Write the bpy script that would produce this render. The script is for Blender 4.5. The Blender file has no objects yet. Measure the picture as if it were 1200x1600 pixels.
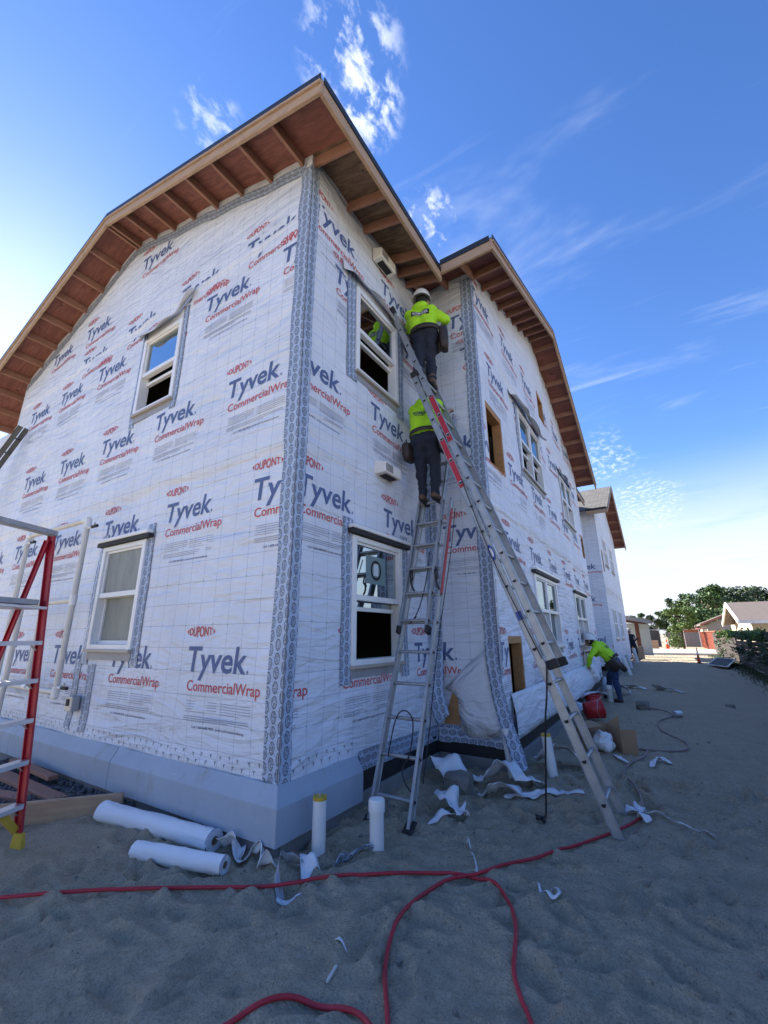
import bpy, bmesh, math, random
import numpy as np
from mathutils import Vector, Matrix

random.seed(7)
np.random.seed(7)
R = math.radians
SC = bpy.context.scene
COL = SC.collection

# ------------------------------------------------------------------ camera
cam = bpy.data.cameras.new('camera')
cam.sensor_fit = 'VERTICAL'
cam.sensor_height = 36.0
cam.sensor_width = 27.0
cam.lens = 664.907 / 1600 * 36
cam.clip_start = 0.05
cam.clip_end = 3000
camo = bpy.data.objects.new('camera', cam)
COL.objects.link(camo)
_y, _p, _r = R(-32.417), R(16.225), R(-0.4245)
_fw = Vector((math.sin(_y) * math.cos(_p), math.cos(_y) * math.cos(_p), math.sin(_p)))
_rt = Vector((math.cos(_y), -math.sin(_y), 0))
_up = _rt.cross(_fw)
_rt2 = _rt * math.cos(_r) + _up * math.sin(_r)
_up2 = -_rt * math.sin(_r) + _up * math.cos(_r)
_m = Matrix((_rt2, _up2, -_fw)).transposed().to_4x4()
_m.translation = Vector((2.5467, -2.551, 1.4857))
camo.matrix_world = _m
SC.camera = camo

# ------------------------------------------------------------------ exposure
vs = SC.view_settings
vs.view_transform = 'Standard'
vs.look = 'None'
vs.exposure = 2.15
vs.gamma = 1.0
vs.use_curve_mapping = False
SC.render.film_transparent = False
SC.cycles.use_denoising = True
SC.cycles.max_bounces = 5
SC.cycles.diffuse_bounces = 2
SC.cycles.glossy_bounces = 2
SC.cycles.transparent_max_bounces = 12
SC.cycles.caustics_reflective = False
SC.cycles.caustics_refractive = False

# ------------------------------------------------------------------ node helpers
class NT:
    """small expression builder over a node tree"""
    def __init__(s, tree):
        s.t = tree
    def n(s, typ, **kw):
        nd = s.t.nodes.new(typ)
        for k, v in kw.items():
            setattr(nd, k, v)
        return nd
    def put(s, sock, v):
        if hasattr(v, 'is_output') or isinstance(v, bpy.types.NodeSocket):
            s.t.links.new(v, sock)
        elif v is not None:
            if isinstance(v, (tuple, list)) and len(v) == 3 and sock.type == 'RGBA':
                v = (*v, 1.0)
            sock.default_value = v
    def m(s, op, a, b=None, c=None, clamp=False):
        nd = s.n('ShaderNodeMath', operation=op)
        nd.use_clamp = clamp
        s.put(nd.inputs[0], a)
        if b is not None: s.put(nd.inputs[1], b)
        if c is not None: s.put(nd.inputs[2], c)
        return nd.outputs[0]
    def vm(s, op, a, b=None):
        nd = s.n('ShaderNodeVectorMath', operation=op)
        s.put(nd.inputs[0], a)
        if b is not None: s.put(nd.inputs[1], b)
        return nd.outputs['Value'] if op in ('DOT_PRODUCT', 'LENGTH') else nd.outputs[0]
    def mix(s, f, a, b, mode='MIX'):
        nd = s.n('ShaderNodeMix', data_type='RGBA', blend_type=mode)
        s.put(nd.inputs[0], f); s.put(nd.inputs[6], a); s.put(nd.inputs[7], b)
        return nd.outputs[2]
    def noise(s, vec, scale, detail=4, rough=0.55, dist=0.0):
        nd = s.n('ShaderNodeTexNoise')
        s.put(nd.inputs['Vector'], vec)
        nd.inputs['Scale'].default_value = scale
        nd.inputs['Detail'].default_value = detail
        nd.inputs['Roughness'].default_value = rough
        nd.inputs['Distortion'].default_value = dist
        return nd.outputs['Fac']
    def ramp(s, f, stops):
        nd = s.n('ShaderNodeValToRGB')
        cr = nd.color_ramp
        while len(cr.elements) < len(stops): cr.elements.new(0.5)
        for e, (p, c) in zip(cr.elements, stops):
            e.position = p
            e.color = (*c, 1) if len(c) == 3 else c
        s.put(nd.inputs[0], f)
        return nd.outputs[0]
    def mapping(s, vec, loc=(0, 0, 0), rot=(0, 0, 0), sc=(1, 1, 1)):
        nd = s.n('ShaderNodeMapping')
        s.put(nd.inputs[0], vec)
        nd.inputs[1].default_value = loc; nd.inputs[2].default_value = rot; nd.inputs[3].default_value = sc
        return nd.outputs[0]
    def step(s, v, lo, hi):
        nd = s.n('ShaderNodeMapRange', interpolation_type='SMOOTHSTEP')
        s.put(nd.inputs[0], v)
        nd.inputs[1].default_value = lo; nd.inputs[2].default_value = hi
        return nd.outputs[0]

# ------------------------------------------------------------------ world: clear blue sky with thin cloud
SUN_AZ, SUN_EL = 281.0, 31.0          # clockwise from north, behind the house to the left
W = bpy.data.worlds.new('World')
SC.world = W
W.use_nodes = True
wt = NT(W.node_tree)
W.node_tree.nodes.clear()
sky = wt.n('ShaderNodeTexSky', sky_type='NISHITA')
sky.sun_disc = False
sky.sun_elevation = R(SUN_EL)
sky.sun_rotation = R(SUN_AZ)
sky.altitude = 300
sky.air_density = 1.0
sky.dust_density = 0.15
sky.ozone_density = 2.5
geo = wt.n('ShaderNodeTexCoord').outputs['Generated']
sep = wt.n('ShaderNodeSeparateXYZ'); wt.put(sep.inputs[0], geo)
hs = wt.n('ShaderNodeHueSaturation')
hs.inputs['Hue'].default_value = 0.512
hs.inputs['Saturation'].default_value = 1.22
hs.inputs['Value'].default_value = 0.68
wt.put(hs.inputs['Color'], sky.outputs[0])
# cloud layer: noise over the direction projected on a flat cloud deck
zc = wt.m('MAXIMUM', sep.outputs[2], 0.04)
cx_ = wt.m('DIVIDE', sep.outputs[0], zc); cy_ = wt.m('DIVIDE', sep.outputs[1], zc)
comb = wt.n('ShaderNodeCombineXYZ'); wt.put(comb.inputs[0], cx_); wt.put(comb.inputs[1], cy_)
wisp = wt.noise(wt.mapping(comb.outputs[0], loc=(3.1, 1.7, 0), rot=(0, 0, R(35)), sc=(0.55, 1.5, 1)), 1.6, 5, 0.62, 0.6)
wispm = wt.step(wisp, 0.53, 0.90)
puff = wt.noise(wt.mapping(comb.outputs[0], rot=(0, 0, R(20)), sc=(1.3, 0.8, 1)), 21.0, 6, 0.62, 0.15)
def patch(dx, dy, dz, c0, c1, lo=0.42, hi=0.72, amt=1.0):
    d = Vector((dx, dy, dz)).normalized()
    dot = wt.vm('DOT_PRODUCT', wt.vm('NORMALIZE', geo), tuple(d))
    m = wt.step(wt.m('ADD', dot, wt.m('MULTIPLY', wt.m('SUBTRACT', wisp, 0.5), (1 - c0) * 2.0)), c0, c1)
    return wt.m('MULTIPLY', wt.m('MULTIPLY', m, wt.step(puff, lo, hi)), amt)
cl = wt.m('MULTIPLY', wispm, 0.5)
for args in ((-0.284, 0.36, 0.89, 0.9945, 0.9992, 0.47, 0.68, 0.8), (-0.287, 0.415, 0.863, 0.9970, 0.9995, 0.42, 0.62, 0.9),
             (-0.268, 0.579, 0.77, 0.9982, 0.9997, 0.46, 0.68, 0.65), (-0.504, 0.268, 0.821, 0.9978, 0.9997, 0.46, 0.70, 0.5),
             (-0.055, 0.932, 0.359, 0.9975, 0.9996, 0.44, 0.68, 0.45), (0.007, 0.968, 0.252, 0.9972, 0.9996, 0.44, 0.68, 0.5)):
    cl = wt.m('MAXIMUM', cl, patch(*args))
# long ice-cloud streaks
streak = wt.noise(wt.mapping(comb.outputs[0], loc=(0.4, 0.2, 0), rot=(0, 0, R(-62)), sc=(0.35, 3.2, 1)), 2.2, 6, 0.6, 0.4)
cl = wt.m('MAXIMUM', cl, wt.m('MULTIPLY', wt.step(streak, 0.60, 0.92), 0.40))
# low bank towards the horizon
bank = wt.noise(wt.mapping(geo, sc=(2.0, 2.0, 9.0)), 2.4, 6, 0.6, 0.3)
bankm = wt.m('MULTIPLY', wt.step(bank, 0.12, 0.55), wt.m('SUBTRACT', 1.0, wt.step(sep.outputs[2], 0.10, 0.36)))
cl = wt.m('MULTIPLY', cl, 0.9, clamp=True)
skyc = wt.mix(cl, wt.mix(bankm, hs.outputs[0], (2.25, 2.42, 2.75)), (3.2, 3.35, 3.6))
bg = wt.n('ShaderNodeBackground')
wt.put(bg.inputs[0], skyc)
bg.inputs[1].default_value = 0.10
wo = wt.n('ShaderNodeOutputWorld')
W.node_tree.links.new(bg.outputs[0], wo.inputs[0])

sl = bpy.data.lights.new('sun', 'SUN')
sl.energy = 3.8
sl.angle = R(0.53)
sl.color = (1.0, 0.93, 0.82)
so = bpy.data.objects.new('sun', sl)
COL.objects.link(so)
_sd = Vector((math.sin(R(SUN_AZ)) * math.cos(R(SUN_EL)), math.cos(R(SUN_AZ)) * math.cos(R(SUN_EL)), math.sin(R(SUN_EL))))
so.rotation_euler = _sd.to_track_quat('Z', 'Y').to_euler()

# ------------------------------------------------------------------ materials
def new_mat(name):
    m = bpy.data.materials.new(name)
    m.use_nodes = True
    t = NT(m.node_tree)
    b = m.node_tree.nodes['Principled BSDF']
    return m, t, b
def bump(t, b, h, strength, dist):
    bp = t.n('ShaderNodeBump')
    bp.inputs['Strength'].default_value = strength
    bp.inputs['Distance'].default_value = dist
    t.put(bp.inputs['Height'], h)
    t.put(b.inputs['Normal'], bp.outputs[0])
def mat(name, col, rough=0.6, metal=0.0, var=0.0, vscale=6.0, bscale=None, bstr=0.3, bdist=0.01, stretch=(1, 1, 1), spec=0.5, emit=None):
    m, t, b = new_mat(name)
    co = t.n('ShaderNodeTexCoord').outputs['Object']
    v = t.mapping(co, sc=stretch)
    if var:
        f = t.noise(v, vscale, 5, 0.6)
        c = t.mix(f, tuple(x * (1 - var) for x in col), tuple(min(1, x * (1 + var)) for x in col))
        t.put(b.inputs['Base Color'], c)
    else:
        b.inputs['Base Color'].default_value = (*col, 1)
    b.inputs['Roughness'].default_value = rough
    b.inputs['Metallic'].default_value = metal
    b.inputs['Specular IOR Level'].default_value = spec
    if bscale:
        bump(t, b, t.noise(v, bscale, 5, 0.6), bstr, bdist)
    return m
M = {}
# house wrap: white spun sheet, printed stud grid and green marks, soft creases
def wrap_mat(name, grid=True, tint=(0.75, 0.80, 0.89)):
    m, t, b = new_mat(name)
    uv = t.n('ShaderNodeUVMap').outputs[0]
    se = t.n('ShaderNodeSeparateXYZ'); t.put(se.inputs[0], uv)
    u, v = se.outputs[0], se.outputs[1]
    dirt = t.noise(t.mapping(uv, sc=(1, 1, 1)), 1.3, 6, 0.65)
    fib = t.noise(t.mapping(uv, sc=(1, 1, 1)), 60, 3, 0.7)
    c = t.mix(t.step(dirt, 0.3, 0.75), tuple(x * 0.88 for x in tint), tint)
    c = t.mix(t.m('MULTIPLY', fib, 0.10), c, (0.6, 0.62, 0.66))
    if grid:
        def line(x, per, wid):
            f = t.m('FRACT', t.m('DIVIDE', x, per))
            d = t.m('ABSOLUTE', t.m('SUBTRACT', f, 0.5))
            return t.m('GREATER_THAN', d, 0.5 - wid / per)
        g = t.m('MAXIMUM', line(u, 0.2032, 0.0026), line(v, 0.2032, 0.0026))
        c = t.mix(t.m('MULTIPLY', g, 0.5), c, (0.16, 0.20, 0.33))
        def cell(x, per):
            f = t.m('FRACT', t.m('DIVIDE', x, per))
            return t.m('MULTIPLY', t.m('MINIMUM', f, t.m('SUBTRACT', 1.0, f)), per)
        du, dv = cell(t.m('ADD', u, t.m('MULTIPLY', t.m('FLOOR', t.m('DIVIDE', v, 0.4064)), 0.2032)), 0.6096), cell(t.m('ADD', v, 0.0), 0.4064)
        dd = t.m('SQRT', t.m('ADD', t.m('MULTIPLY', du, du), t.m('MULTIPLY', dv, dv)))
        c = t.mix(t.m('MULTIPLY', t.m('LESS_THAN', dd, 0.011), 0.75), c, (0.10, 0.33, 0.13))
    t.put(b.inputs['Base Color'], c)
    b.inputs['Roughness'].default_value = 0.55
    b.inputs['Specular IOR Level'].default_value = 0.35
    n1 = t.noise(t.mapping(uv, rot=(0, 0, R(24)), sc=(0.7, 2.6, 1)), 1.5, 3, 0.5, 0.9)
    n2 = t.noise(t.mapping(uv, rot=(0, 0, R(-58)), sc=(0.7, 3.2, 1)), 1.2, 3, 0.5, 0.9)
    n4 = t.noise(uv, 5.0, 2, 0.5, 0.5)
    r1 = t.m('ABSOLUTE', t.m('SUBTRACT', n1, 0.5)); r2 = t.m('ABSOLUTE', t.m('SUBTRACT', n2, 0.5))
    h = t.m('ADD', t.m('ADD', t.m('MULTIPLY', r1, -1.0), t.m('MULTIPLY', r2, -1.0)), t.m('MULTIPLY', n4, 0.22))
    bump(t, b, h, 0.68, 0.09)
    return m
M['wrap'] = wrap_mat('house_wrap')
M['wrap_plain'] = wrap_mat('house_wrap_back', grid=False, tint=(0.80, 0.82, 0.86))
# flashing tape with rows of printed ovals
def tape_mat(name, dull=1.0):
    m, t, b = new_mat(name)
    uv = t.n('ShaderNodeUVMap').outputs[0]
    se = t.n('ShaderNodeSeparateXYZ'); t.put(se.inputs[0], uv)
    a = t.m('DIVIDE', se.outputs[1], 0.076)
    col = t.m('FLOOR', a)
    bb = t.m('ADD', t.m('DIVIDE', se.outputs[0], 0.106), t.m('MULTIPLY', col, 0.37))
    da = t.m('SUBTRACT', t.m('FRACT', a), 0.5)
    db = t.m('SUBTRACT', t.m('FRACT', bb), 0.5)
    ea, eb = t.m('DIVIDE', da, 0.35), t.m('DIVIDE', db, 0.41)
    r = t.m('SQRT', t.m('ADD', t.m('MULTIPLY', ea, ea), t.m('MULTIPLY', eb, eb)))
    ring = t.m('LESS_THAN', t.m('ABSOLUTE', t.m('SUBTRACT', r, 0.96)), 0.10)
    bars = t.m('GREATER_THAN', t.m('SINE', t.m('MULTIPLY', da, 38.0)), -0.25)
    scr = t.m('GREATER_THAN', t.noise(t.mapping(uv, sc=(110, 60, 1)), 1.0, 1, 0.5), 0.43)
    ins = t.m('MULTIPLY', t.m('MULTIPLY', t.m('LESS_THAN', r, 0.80), bars), scr)
    mk = t.m('MAXIMUM', ring, ins)
    var = t.noise(uv, 5, 5, 0.6)
    base = t.mix(var, (0.34 * dull, 0.42 * dull, 0.56 * dull), (0.50 * dull, 0.60 * dull, 0.76 * dull))
    t.put(b.inputs['Base Color'], t.mix(t.m('MULTIPLY', mk, 0.9), base, (0.02, 0.025, 0.05)))
    b.inputs['Roughness'].default_value = 0.35
    bump(t, b, t.noise(t.mapping(uv, sc=(2.5, 1.2, 1)), 9, 4, 0.6, 0.6), 0.8, 0.03)
    return m
M['tape'] = tape_mat('flashing_tape')
M['ink_blue'] = mat('ink_blue', (0.085, 0.13, 0.28), 0.6, var=0.25, vscale=4)
M['ink_red'] = mat('ink_red', (0.55, 0.09, 0.09), 0.6, var=0.25, vscale=4)
M['ink_grey'] = mat('ink_grey', (0.30, 0.33, 0.42), 0.7)
M['ink_dark'] = mat('ink_dark', (0.05, 0.06, 0.12), 0.6)
M['fir'] = mat('fir_lumber', (0.41, 0.28, 0.18), 0.7, var=0.35, vscale=5, bscale=30, bstr=0.2, bdist=0.004, stretch=(1, 1, 6))
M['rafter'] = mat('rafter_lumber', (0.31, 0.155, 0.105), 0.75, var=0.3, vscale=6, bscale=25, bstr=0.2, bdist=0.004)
def ply_mat(name, c0, c1, knot):
    m, t, b = new_mat(name)
    co = t.n('ShaderNodeTexCoord').outputs['Object']
    g = t.noise(t.mapping(co, rot=(0, 0, R(3)), sc=(1.2, 7.0, 1.2)), 2.2, 6, 0.6, 1.2)
    c = t.mix(t.step(g, 0.3, 0.7), c0, c1)
    vo = t.n('ShaderNodeTexVoronoi'); t.put(vo.inputs['Vector'], co); vo.inputs['Scale'].default_value = 3.0
    kn = t.m('LESS_THAN', vo.outputs['Distance'], 0.075)
    c = t.mix(t.m('MULTIPLY', kn, 0.8), c, knot)
    t.put(b.inputs['Base Color'], c)
    b.inputs['Roughness'].default_value = 0.75
    return m
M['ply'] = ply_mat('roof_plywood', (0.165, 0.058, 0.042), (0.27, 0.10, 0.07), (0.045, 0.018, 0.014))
M['ply_grey'] = ply_mat('weathered_plywood', (0.10, 0.062, 0.042), (0.24, 0.155, 0.10), (0.03, 0.02, 0.015))
M['osb'] = mat('sheathing_board', (0.42, 0.22, 0.09), 0.8, var=0.4, vscale=25)
def shingle_mat():
    m, t, b = new_mat('asphalt_shingles')
    uv = t.n('ShaderNodeUVMap').outputs[0]
    br = t.n('ShaderNodeTexBrick')
    t.put(br.inputs['Vector'], t.mapping(uv, sc=(1, 1, 1)))
    br.inputs['Scale'].default_value = 1.0
    br.inputs['Brick Width'].default_value = 0.33; br.inputs['Row Height'].default_value = 0.14
    br.inputs['Mortar Size'].default_value = 0.012
    br.inputs['Color1'].default_value = (0.085, 0.08, 0.075, 1); br.inputs['Color2'].default_value = (0.19, 0.175, 0.155, 1)
    br.inputs['Mortar'].default_value = (0.03, 0.03, 0.03, 1)
    c = t.mix(t.m('MULTIPLY', t.noise(uv, 60, 2), 0.5), br.outputs[0], (0.20, 0.19, 0.17))
    t.put(b.inputs['Base Color'], c)
    b.inputs['Roughness'].default_value = 0.9
    bump(t, b, br.outputs[1], 0.5, -0.01)
    return m
M['shingle'] = shingle_mat()
M['drip'] = mat('black_drip_edge', (0.018, 0.018, 0.02), 0.5)
def foam_mat():
    m, t, b = new_mat('grey_insulation_board')
    co = t.n('ShaderNodeTexCoord').outputs['Object']
    c = t.mix(t.noise(co, 2.0, 6, 0.65), (0.28, 0.335, 0.41), (0.42, 0.485, 0.57))
    spl = t.step(t.noise(t.mapping(co, sc=(1, 1, 0.5)), 7.0, 7, 0.7), 0.54, 0.74)
    c = t.mix(t.m('MULTIPLY', spl, 0.55), c, (0.27, 0.245, 0.205))
    sc_ = t.step(t.noise(t.mapping(co, rot=(0.4, 0.7, 0.3), sc=(1, 1, 14)), 5.0, 3, 0.5), 0.70, 0.76)
    c = t.mix(t.m('MULTIPLY', sc_, 0.4), c, (0.62, 0.66, 0.70))
    t.put(b.inputs['Base Color'], c)
    b.inputs['Roughness'].default_value = 0.6
    bump(t, b, t.noise(co, 9, 5, 0.6), 0.3, 0.012)
    return m
M['foam'] = foam_mat()
def concrete():
    m, t, b = new_mat('footing_concrete')
    co = t.n('ShaderNodeTexCoord').outputs['Object']
    c = t.mix(t.noise(t.mapping(co, sc=(1, 1, 3)), 3, 7, 0.65), (0.13, 0.13, 0.13), (0.27, 0.265, 0.26))
    t.put(b.inputs['Base Color'], c)
    b.inputs['Roughness'].default_value = 0.85
    bump(t, b, t.noise(co, 40, 5, 0.7), 0.3, 0.006)
    return m
M['concrete'] = concrete()
M['slab'] = mat('slab_concrete', (0.48, 0.46, 0.43), 0.85, var=0.12, vscale=1.5, bscale=30, bstr=0.2, bdist=0.004)
M['black'] = mat('black_membrane', (0.012, 0.013, 0.016), 0.6)
M['vinyl'] = mat('white_vinyl', (0.80, 0.81, 0.81), 0.35, var=0.04, vscale=3)
M['sill'] = mat('sill_flashing', (0.30, 0.31, 0.33), 0.5, var=0.3, vscale=10)
M['tan'] = mat('tan_gasket', (0.42, 0.38, 0.32), 0.5)
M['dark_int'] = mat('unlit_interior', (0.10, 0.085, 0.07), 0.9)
def glass_mat(name, tint, refl=1.0):
    m = bpy.data.materials.new(name); m.use_nodes = True
    t = NT(m.node_tree); m.node_tree.nodes.clear()
    tr = t.n('ShaderNodeBsdfTransparent'); tr.inputs[0].default_value = (*tint, 1)
    gl = t.n('ShaderNodeBsdfGlossy'); gl.inputs['Roughness'].default_value = 0.015
    gl.inputs['Color'].default_value = (refl * 0.38, refl * 0.45, refl * 0.48, 1)
    co = t.n('ShaderNodeTexCoord').outputs['Object']
    bp = t.n('ShaderNodeBump'); bp.inputs['Strength'].default_value = 0.02; bp.inputs['Distance'].default_value = 0.02
    t.put(bp.inputs['Height'], t.noise(co, 1.6, 2))
    t.put(gl.inputs['Normal'], bp.outputs[0])
    fr = t.n('ShaderNodeFresnel'); fr.inputs[0].default_value = 1.6
    mx = t.n('ShaderNodeMixShader')
    t.put(mx.inputs[0], t.m('ADD', fr.outputs[0], 0.035))
    m.node_tree.links.new(tr.outputs[0], mx.inputs[1]); m.node_tree.links.new(gl.outputs[0], mx.inputs[2])
    o = t.n('ShaderNodeOutputMaterial'); m.node_tree.links.new(mx.outputs[0], o.inputs[0])
    return m
M['glass'] = glass_mat('window_glass', (0.72, 0.80, 0.80))
M['film'] = mat('dusty_film', (0.22, 0.235, 0.21), 0.45, var=0.5, vscale=5, bscale=8, bstr=0.4, bdist=0.02, stretch=(2, 2, 0.6))
M['sticker'] = mat('glass_sticker', (0.17, 0.26, 0.27), 0.5)
M['sticker_light'] = mat('sticker_print', (0.6, 0.66, 0.68), 0.5)
M['alu'] = mat('brushed_aluminium', (0.37, 0.39, 0.41), 0.48, 0.6, var=0.35, vscale=14, bscale=60, bstr=0.08, bdist=0.002)
M['alu_bright'] = mat('clean_aluminium', (0.66, 0.67, 0.68), 0.35, 0.8, var=0.12, vscale=14)
M['dark_alu'] = mat('grimy_aluminium', (0.09, 0.09, 0.09), 0.5, 0.4, var=0.4, vscale=10)
M['hole'] = mat('dark_socket', (0.015, 0.015, 0.017), 0.7)
M['redpaint'] = mat('red_paint', (0.42, 0.02, 0.04), 0.55, var=0.35, vscale=18)
M['fibre'] = mat('red_fibreglass', (0.36, 0.012, 0.03), 0.38, var=0.15, vscale=8)
M['yellow'] = mat('yellow_rubber', (0.52, 0.36, 0.035), 0.55, var=0.2, vscale=20)
M['rubber'] = mat('black_rubber', (0.02, 0.02, 0.022), 0.7)
M['pvc'] = mat('white_pvc', (0.74, 0.75, 0.74), 0.4, var=0.07, vscale=9)
M['pvc_dusty'] = mat('dusty_pvc', (0.60, 0.58, 0.53), 0.5, var=0.12, vscale=7)
M['cord_red'] = mat('red_hose', (0.42, 0.022, 0.035), 0.6, var=0.4, vscale=5)
M['cord_black'] = mat('black_cord', (0.015, 0.014, 0.018), 0.5)
M['cord_grey'] = mat('dusty_cord', (0.22, 0.17, 0.16), 0.6, var=0.3, vscale=9)
M['card'] = mat('cardboard', (0.34, 0.23, 0.14), 0.85, var=0.1, vscale=8)
M['bucket'] = mat('red_bucket', (0.48, 0.016, 0.02), 0.4, var=0.1)
M['white'] = mat('white_print', (0.8, 0.8, 0.8), 0.5)
M['blue'] = mat('blue_label', (0.03, 0.08, 0.35), 0.5)
M['orange'] = mat('safety_orange', (0.75, 0.09, 0.02), 0.5)
M['hivis'] = mat('lime_fabric', (0.42, 0.80, 0.02), 0.75, var=0.10, vscale=9, bscale=14, bstr=0.8, bdist=0.03)
M['trouser'] = mat('navy_trousers', (0.013, 0.018, 0.034), 0.85, var=0.4, vscale=7, bscale=20, bstr=0.4, bdist=0.012)
M['jeans'] = mat('blue_jeans', (0.022, 0.045, 0.12), 0.85, var=0.35, vscale=7, bscale=20, bstr=0.4, bdist=0.012)
M['leather'] = mat('dark_leather', (0.035, 0.024, 0.022), 0.55, var=0.4, vscale=14, bscale=25, bstr=0.4, bdist=0.01)
M['boot'] = mat('brown_boot', (0.10, 0.062, 0.04), 0.7, var=0.3, vscale=20)
M['skin'] = mat('skin', (0.42, 0.23, 0.15), 0.5)
M['hat'] = mat('hard_hat_shell', (0.72, 0.72, 0.70), 0.35, var=0.06, vscale=6)
M['hair'] = mat('dark_hair', (0.012, 0.010, 0.009), 0.7)
M['stone'] = mat('concrete_rubble', (0.19, 0.175, 0.15), 0.9, var=0.3, vscale=8, bscale=14, bstr=0.6, bdist=0.03)
M['bark'] = mat('bark', (0.09, 0.06, 0.04), 0.9, var=0.3, vscale=6)
def leaf(name, c):
    m, t, b = new_mat(name)
    co = t.n('ShaderNodeTexCoord').outputs['Object']
    f = t.noise(co, 0.7, 3)
    t.put(b.inputs['Base Color'], t.mix(f, tuple(x * 0.6 for x in c), tuple(x * 1.35 for x in c)))
    b.inputs['Roughness'].default_value = 0.6
    b.inputs['Subsurface Weight'].default_value = 0.0
    return m
M['leaf_dark'] = leaf('evergreen_leaf', (0.05, 0.085, 0.032))
M['leaf_mid'] = leaf('broad_leaf', (0.06, 0.115, 0.028))
M['leaf_light'] = leaf('young_leaf', (0.10, 0.17, 0.035))
M['grass'] = leaf('grass_blade', (0.055, 0.08, 0.03))
M['redwood'] = mat('redwood_fence', (0.36, 0.13, 0.085), 0.8, var=0.25, vscale=3)
M['darkwood'] = mat('weathered_fence', (0.045, 0.036, 0.032), 0.85, var=0.4, vscale=3)
M['steel'] = mat('galvanised_steel', (0.45, 0.46, 0.47), 0.45, 0.6)
M['screen'] = mat('privacy_screen', (0.055, 0.055, 0.058), 0.85, var=0.5, vscale=1.2)
M['fence_grey'] = mat('grey_fence_boards', (0.22, 0.21, 0.20), 0.85, var=0.2, vscale=2)
M['siding'] = mat('cream_siding', (0.62, 0.54, 0.40), 0.7, var=0.05)
M['stucco'] = mat('beige_stucco', (0.36, 0.32, 0.27), 0.85, var=0.08, bscale=30, bstr=0.2)
M['trim'] = mat('white_trim', (0.75, 0.73, 0.68), 0.6)
M['roof_brown'] = mat('brown_shingles', (0.15, 0.12, 0.105), 0.9, var=0.3, vscale=5)
M['brownpost'] = mat('brown_post', (0.17, 0.07, 0.045), 0.8, var=0.2, vscale=4)
M['greywall'] = mat('grey_panel', (0.38, 0.42, 0.43), 0.7, var=0.05)
M['yellow_machine'] = mat('yellow_machine', (0.55, 0.24, 0.02), 0.5, var=0.1)
def sand_mat():
    m, t, b = new_mat('sandy_soil')
    co = t.n('ShaderNodeTexCoord').outputs['Object']
    big = t.noise(co, 0.55, 6, 0.6)
    mid = t.noise(co, 5.0, 6, 0.65)
    c = t.mix(big, (0.39, 0.325, 0.23), (0.55, 0.465, 0.34))
    c = t.mix(t.m('MULTIPLY', t.step(mid, 0.35, 0.7), 0.45), c, (0.60, 0.515, 0.385))
    c = t.mix(t.m('MULTIPLY', t.step(t.noise(co, 90, 3, 0.7), 0.42, 0.75), 0.6), c, (0.17, 0.145, 0.105))
    t.put(b.inputs['Base Color'], c)
    b.inputs['Roughness'].default_value = 0.95
    b.inputs['Specular IOR Level'].default_value = 0.15
    h = t.m('ADD', t.m('MULTIPLY', t.noise(co, 16, 6, 0.65, 0.3), 0.8), t.m('MULTIPLY', t.noise(co, 95, 3, 0.65), 0.14))
    bump(t, b, h, 1.0, 0.085)
    return m
M['sand'] = sand_mat()
M['gravel'] = mat('dark_gravel', (0.10, 0.10, 0.105), 0.85, var=0.4, vscale=30)

# ------------------------------------------------------------------ geometry helpers
def vnoise(x, y, seed=0):
    x = np.asarray(x, float); y = np.asarray(y, float)
    xi = np.floor(x).astype(np.int64); yi = np.floor(y).astype(np.int64)
    fx = x - xi; fy = y - yi
    fx = fx * fx * (3 - 2 * fx); fy = fy * fy * (3 - 2 * fy)
    def h(a, b):
        n = (a * 374761393 + b * 668265263 + seed * 974634777) & 0x7fffffff
        n = ((n ^ (n >> 13)) * 1274126177) & 0x7fffffff
        return ((n ^ (n >> 16)) & 0xffff) / 65535.0
    return (h(xi, yi) * (1 - fx) + h(xi + 1, yi) * fx) * (1 - fy) + (h(xi, yi + 1) * (1 - fx) + h(xi + 1, yi + 1) * fx) * fy - 0.5

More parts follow.
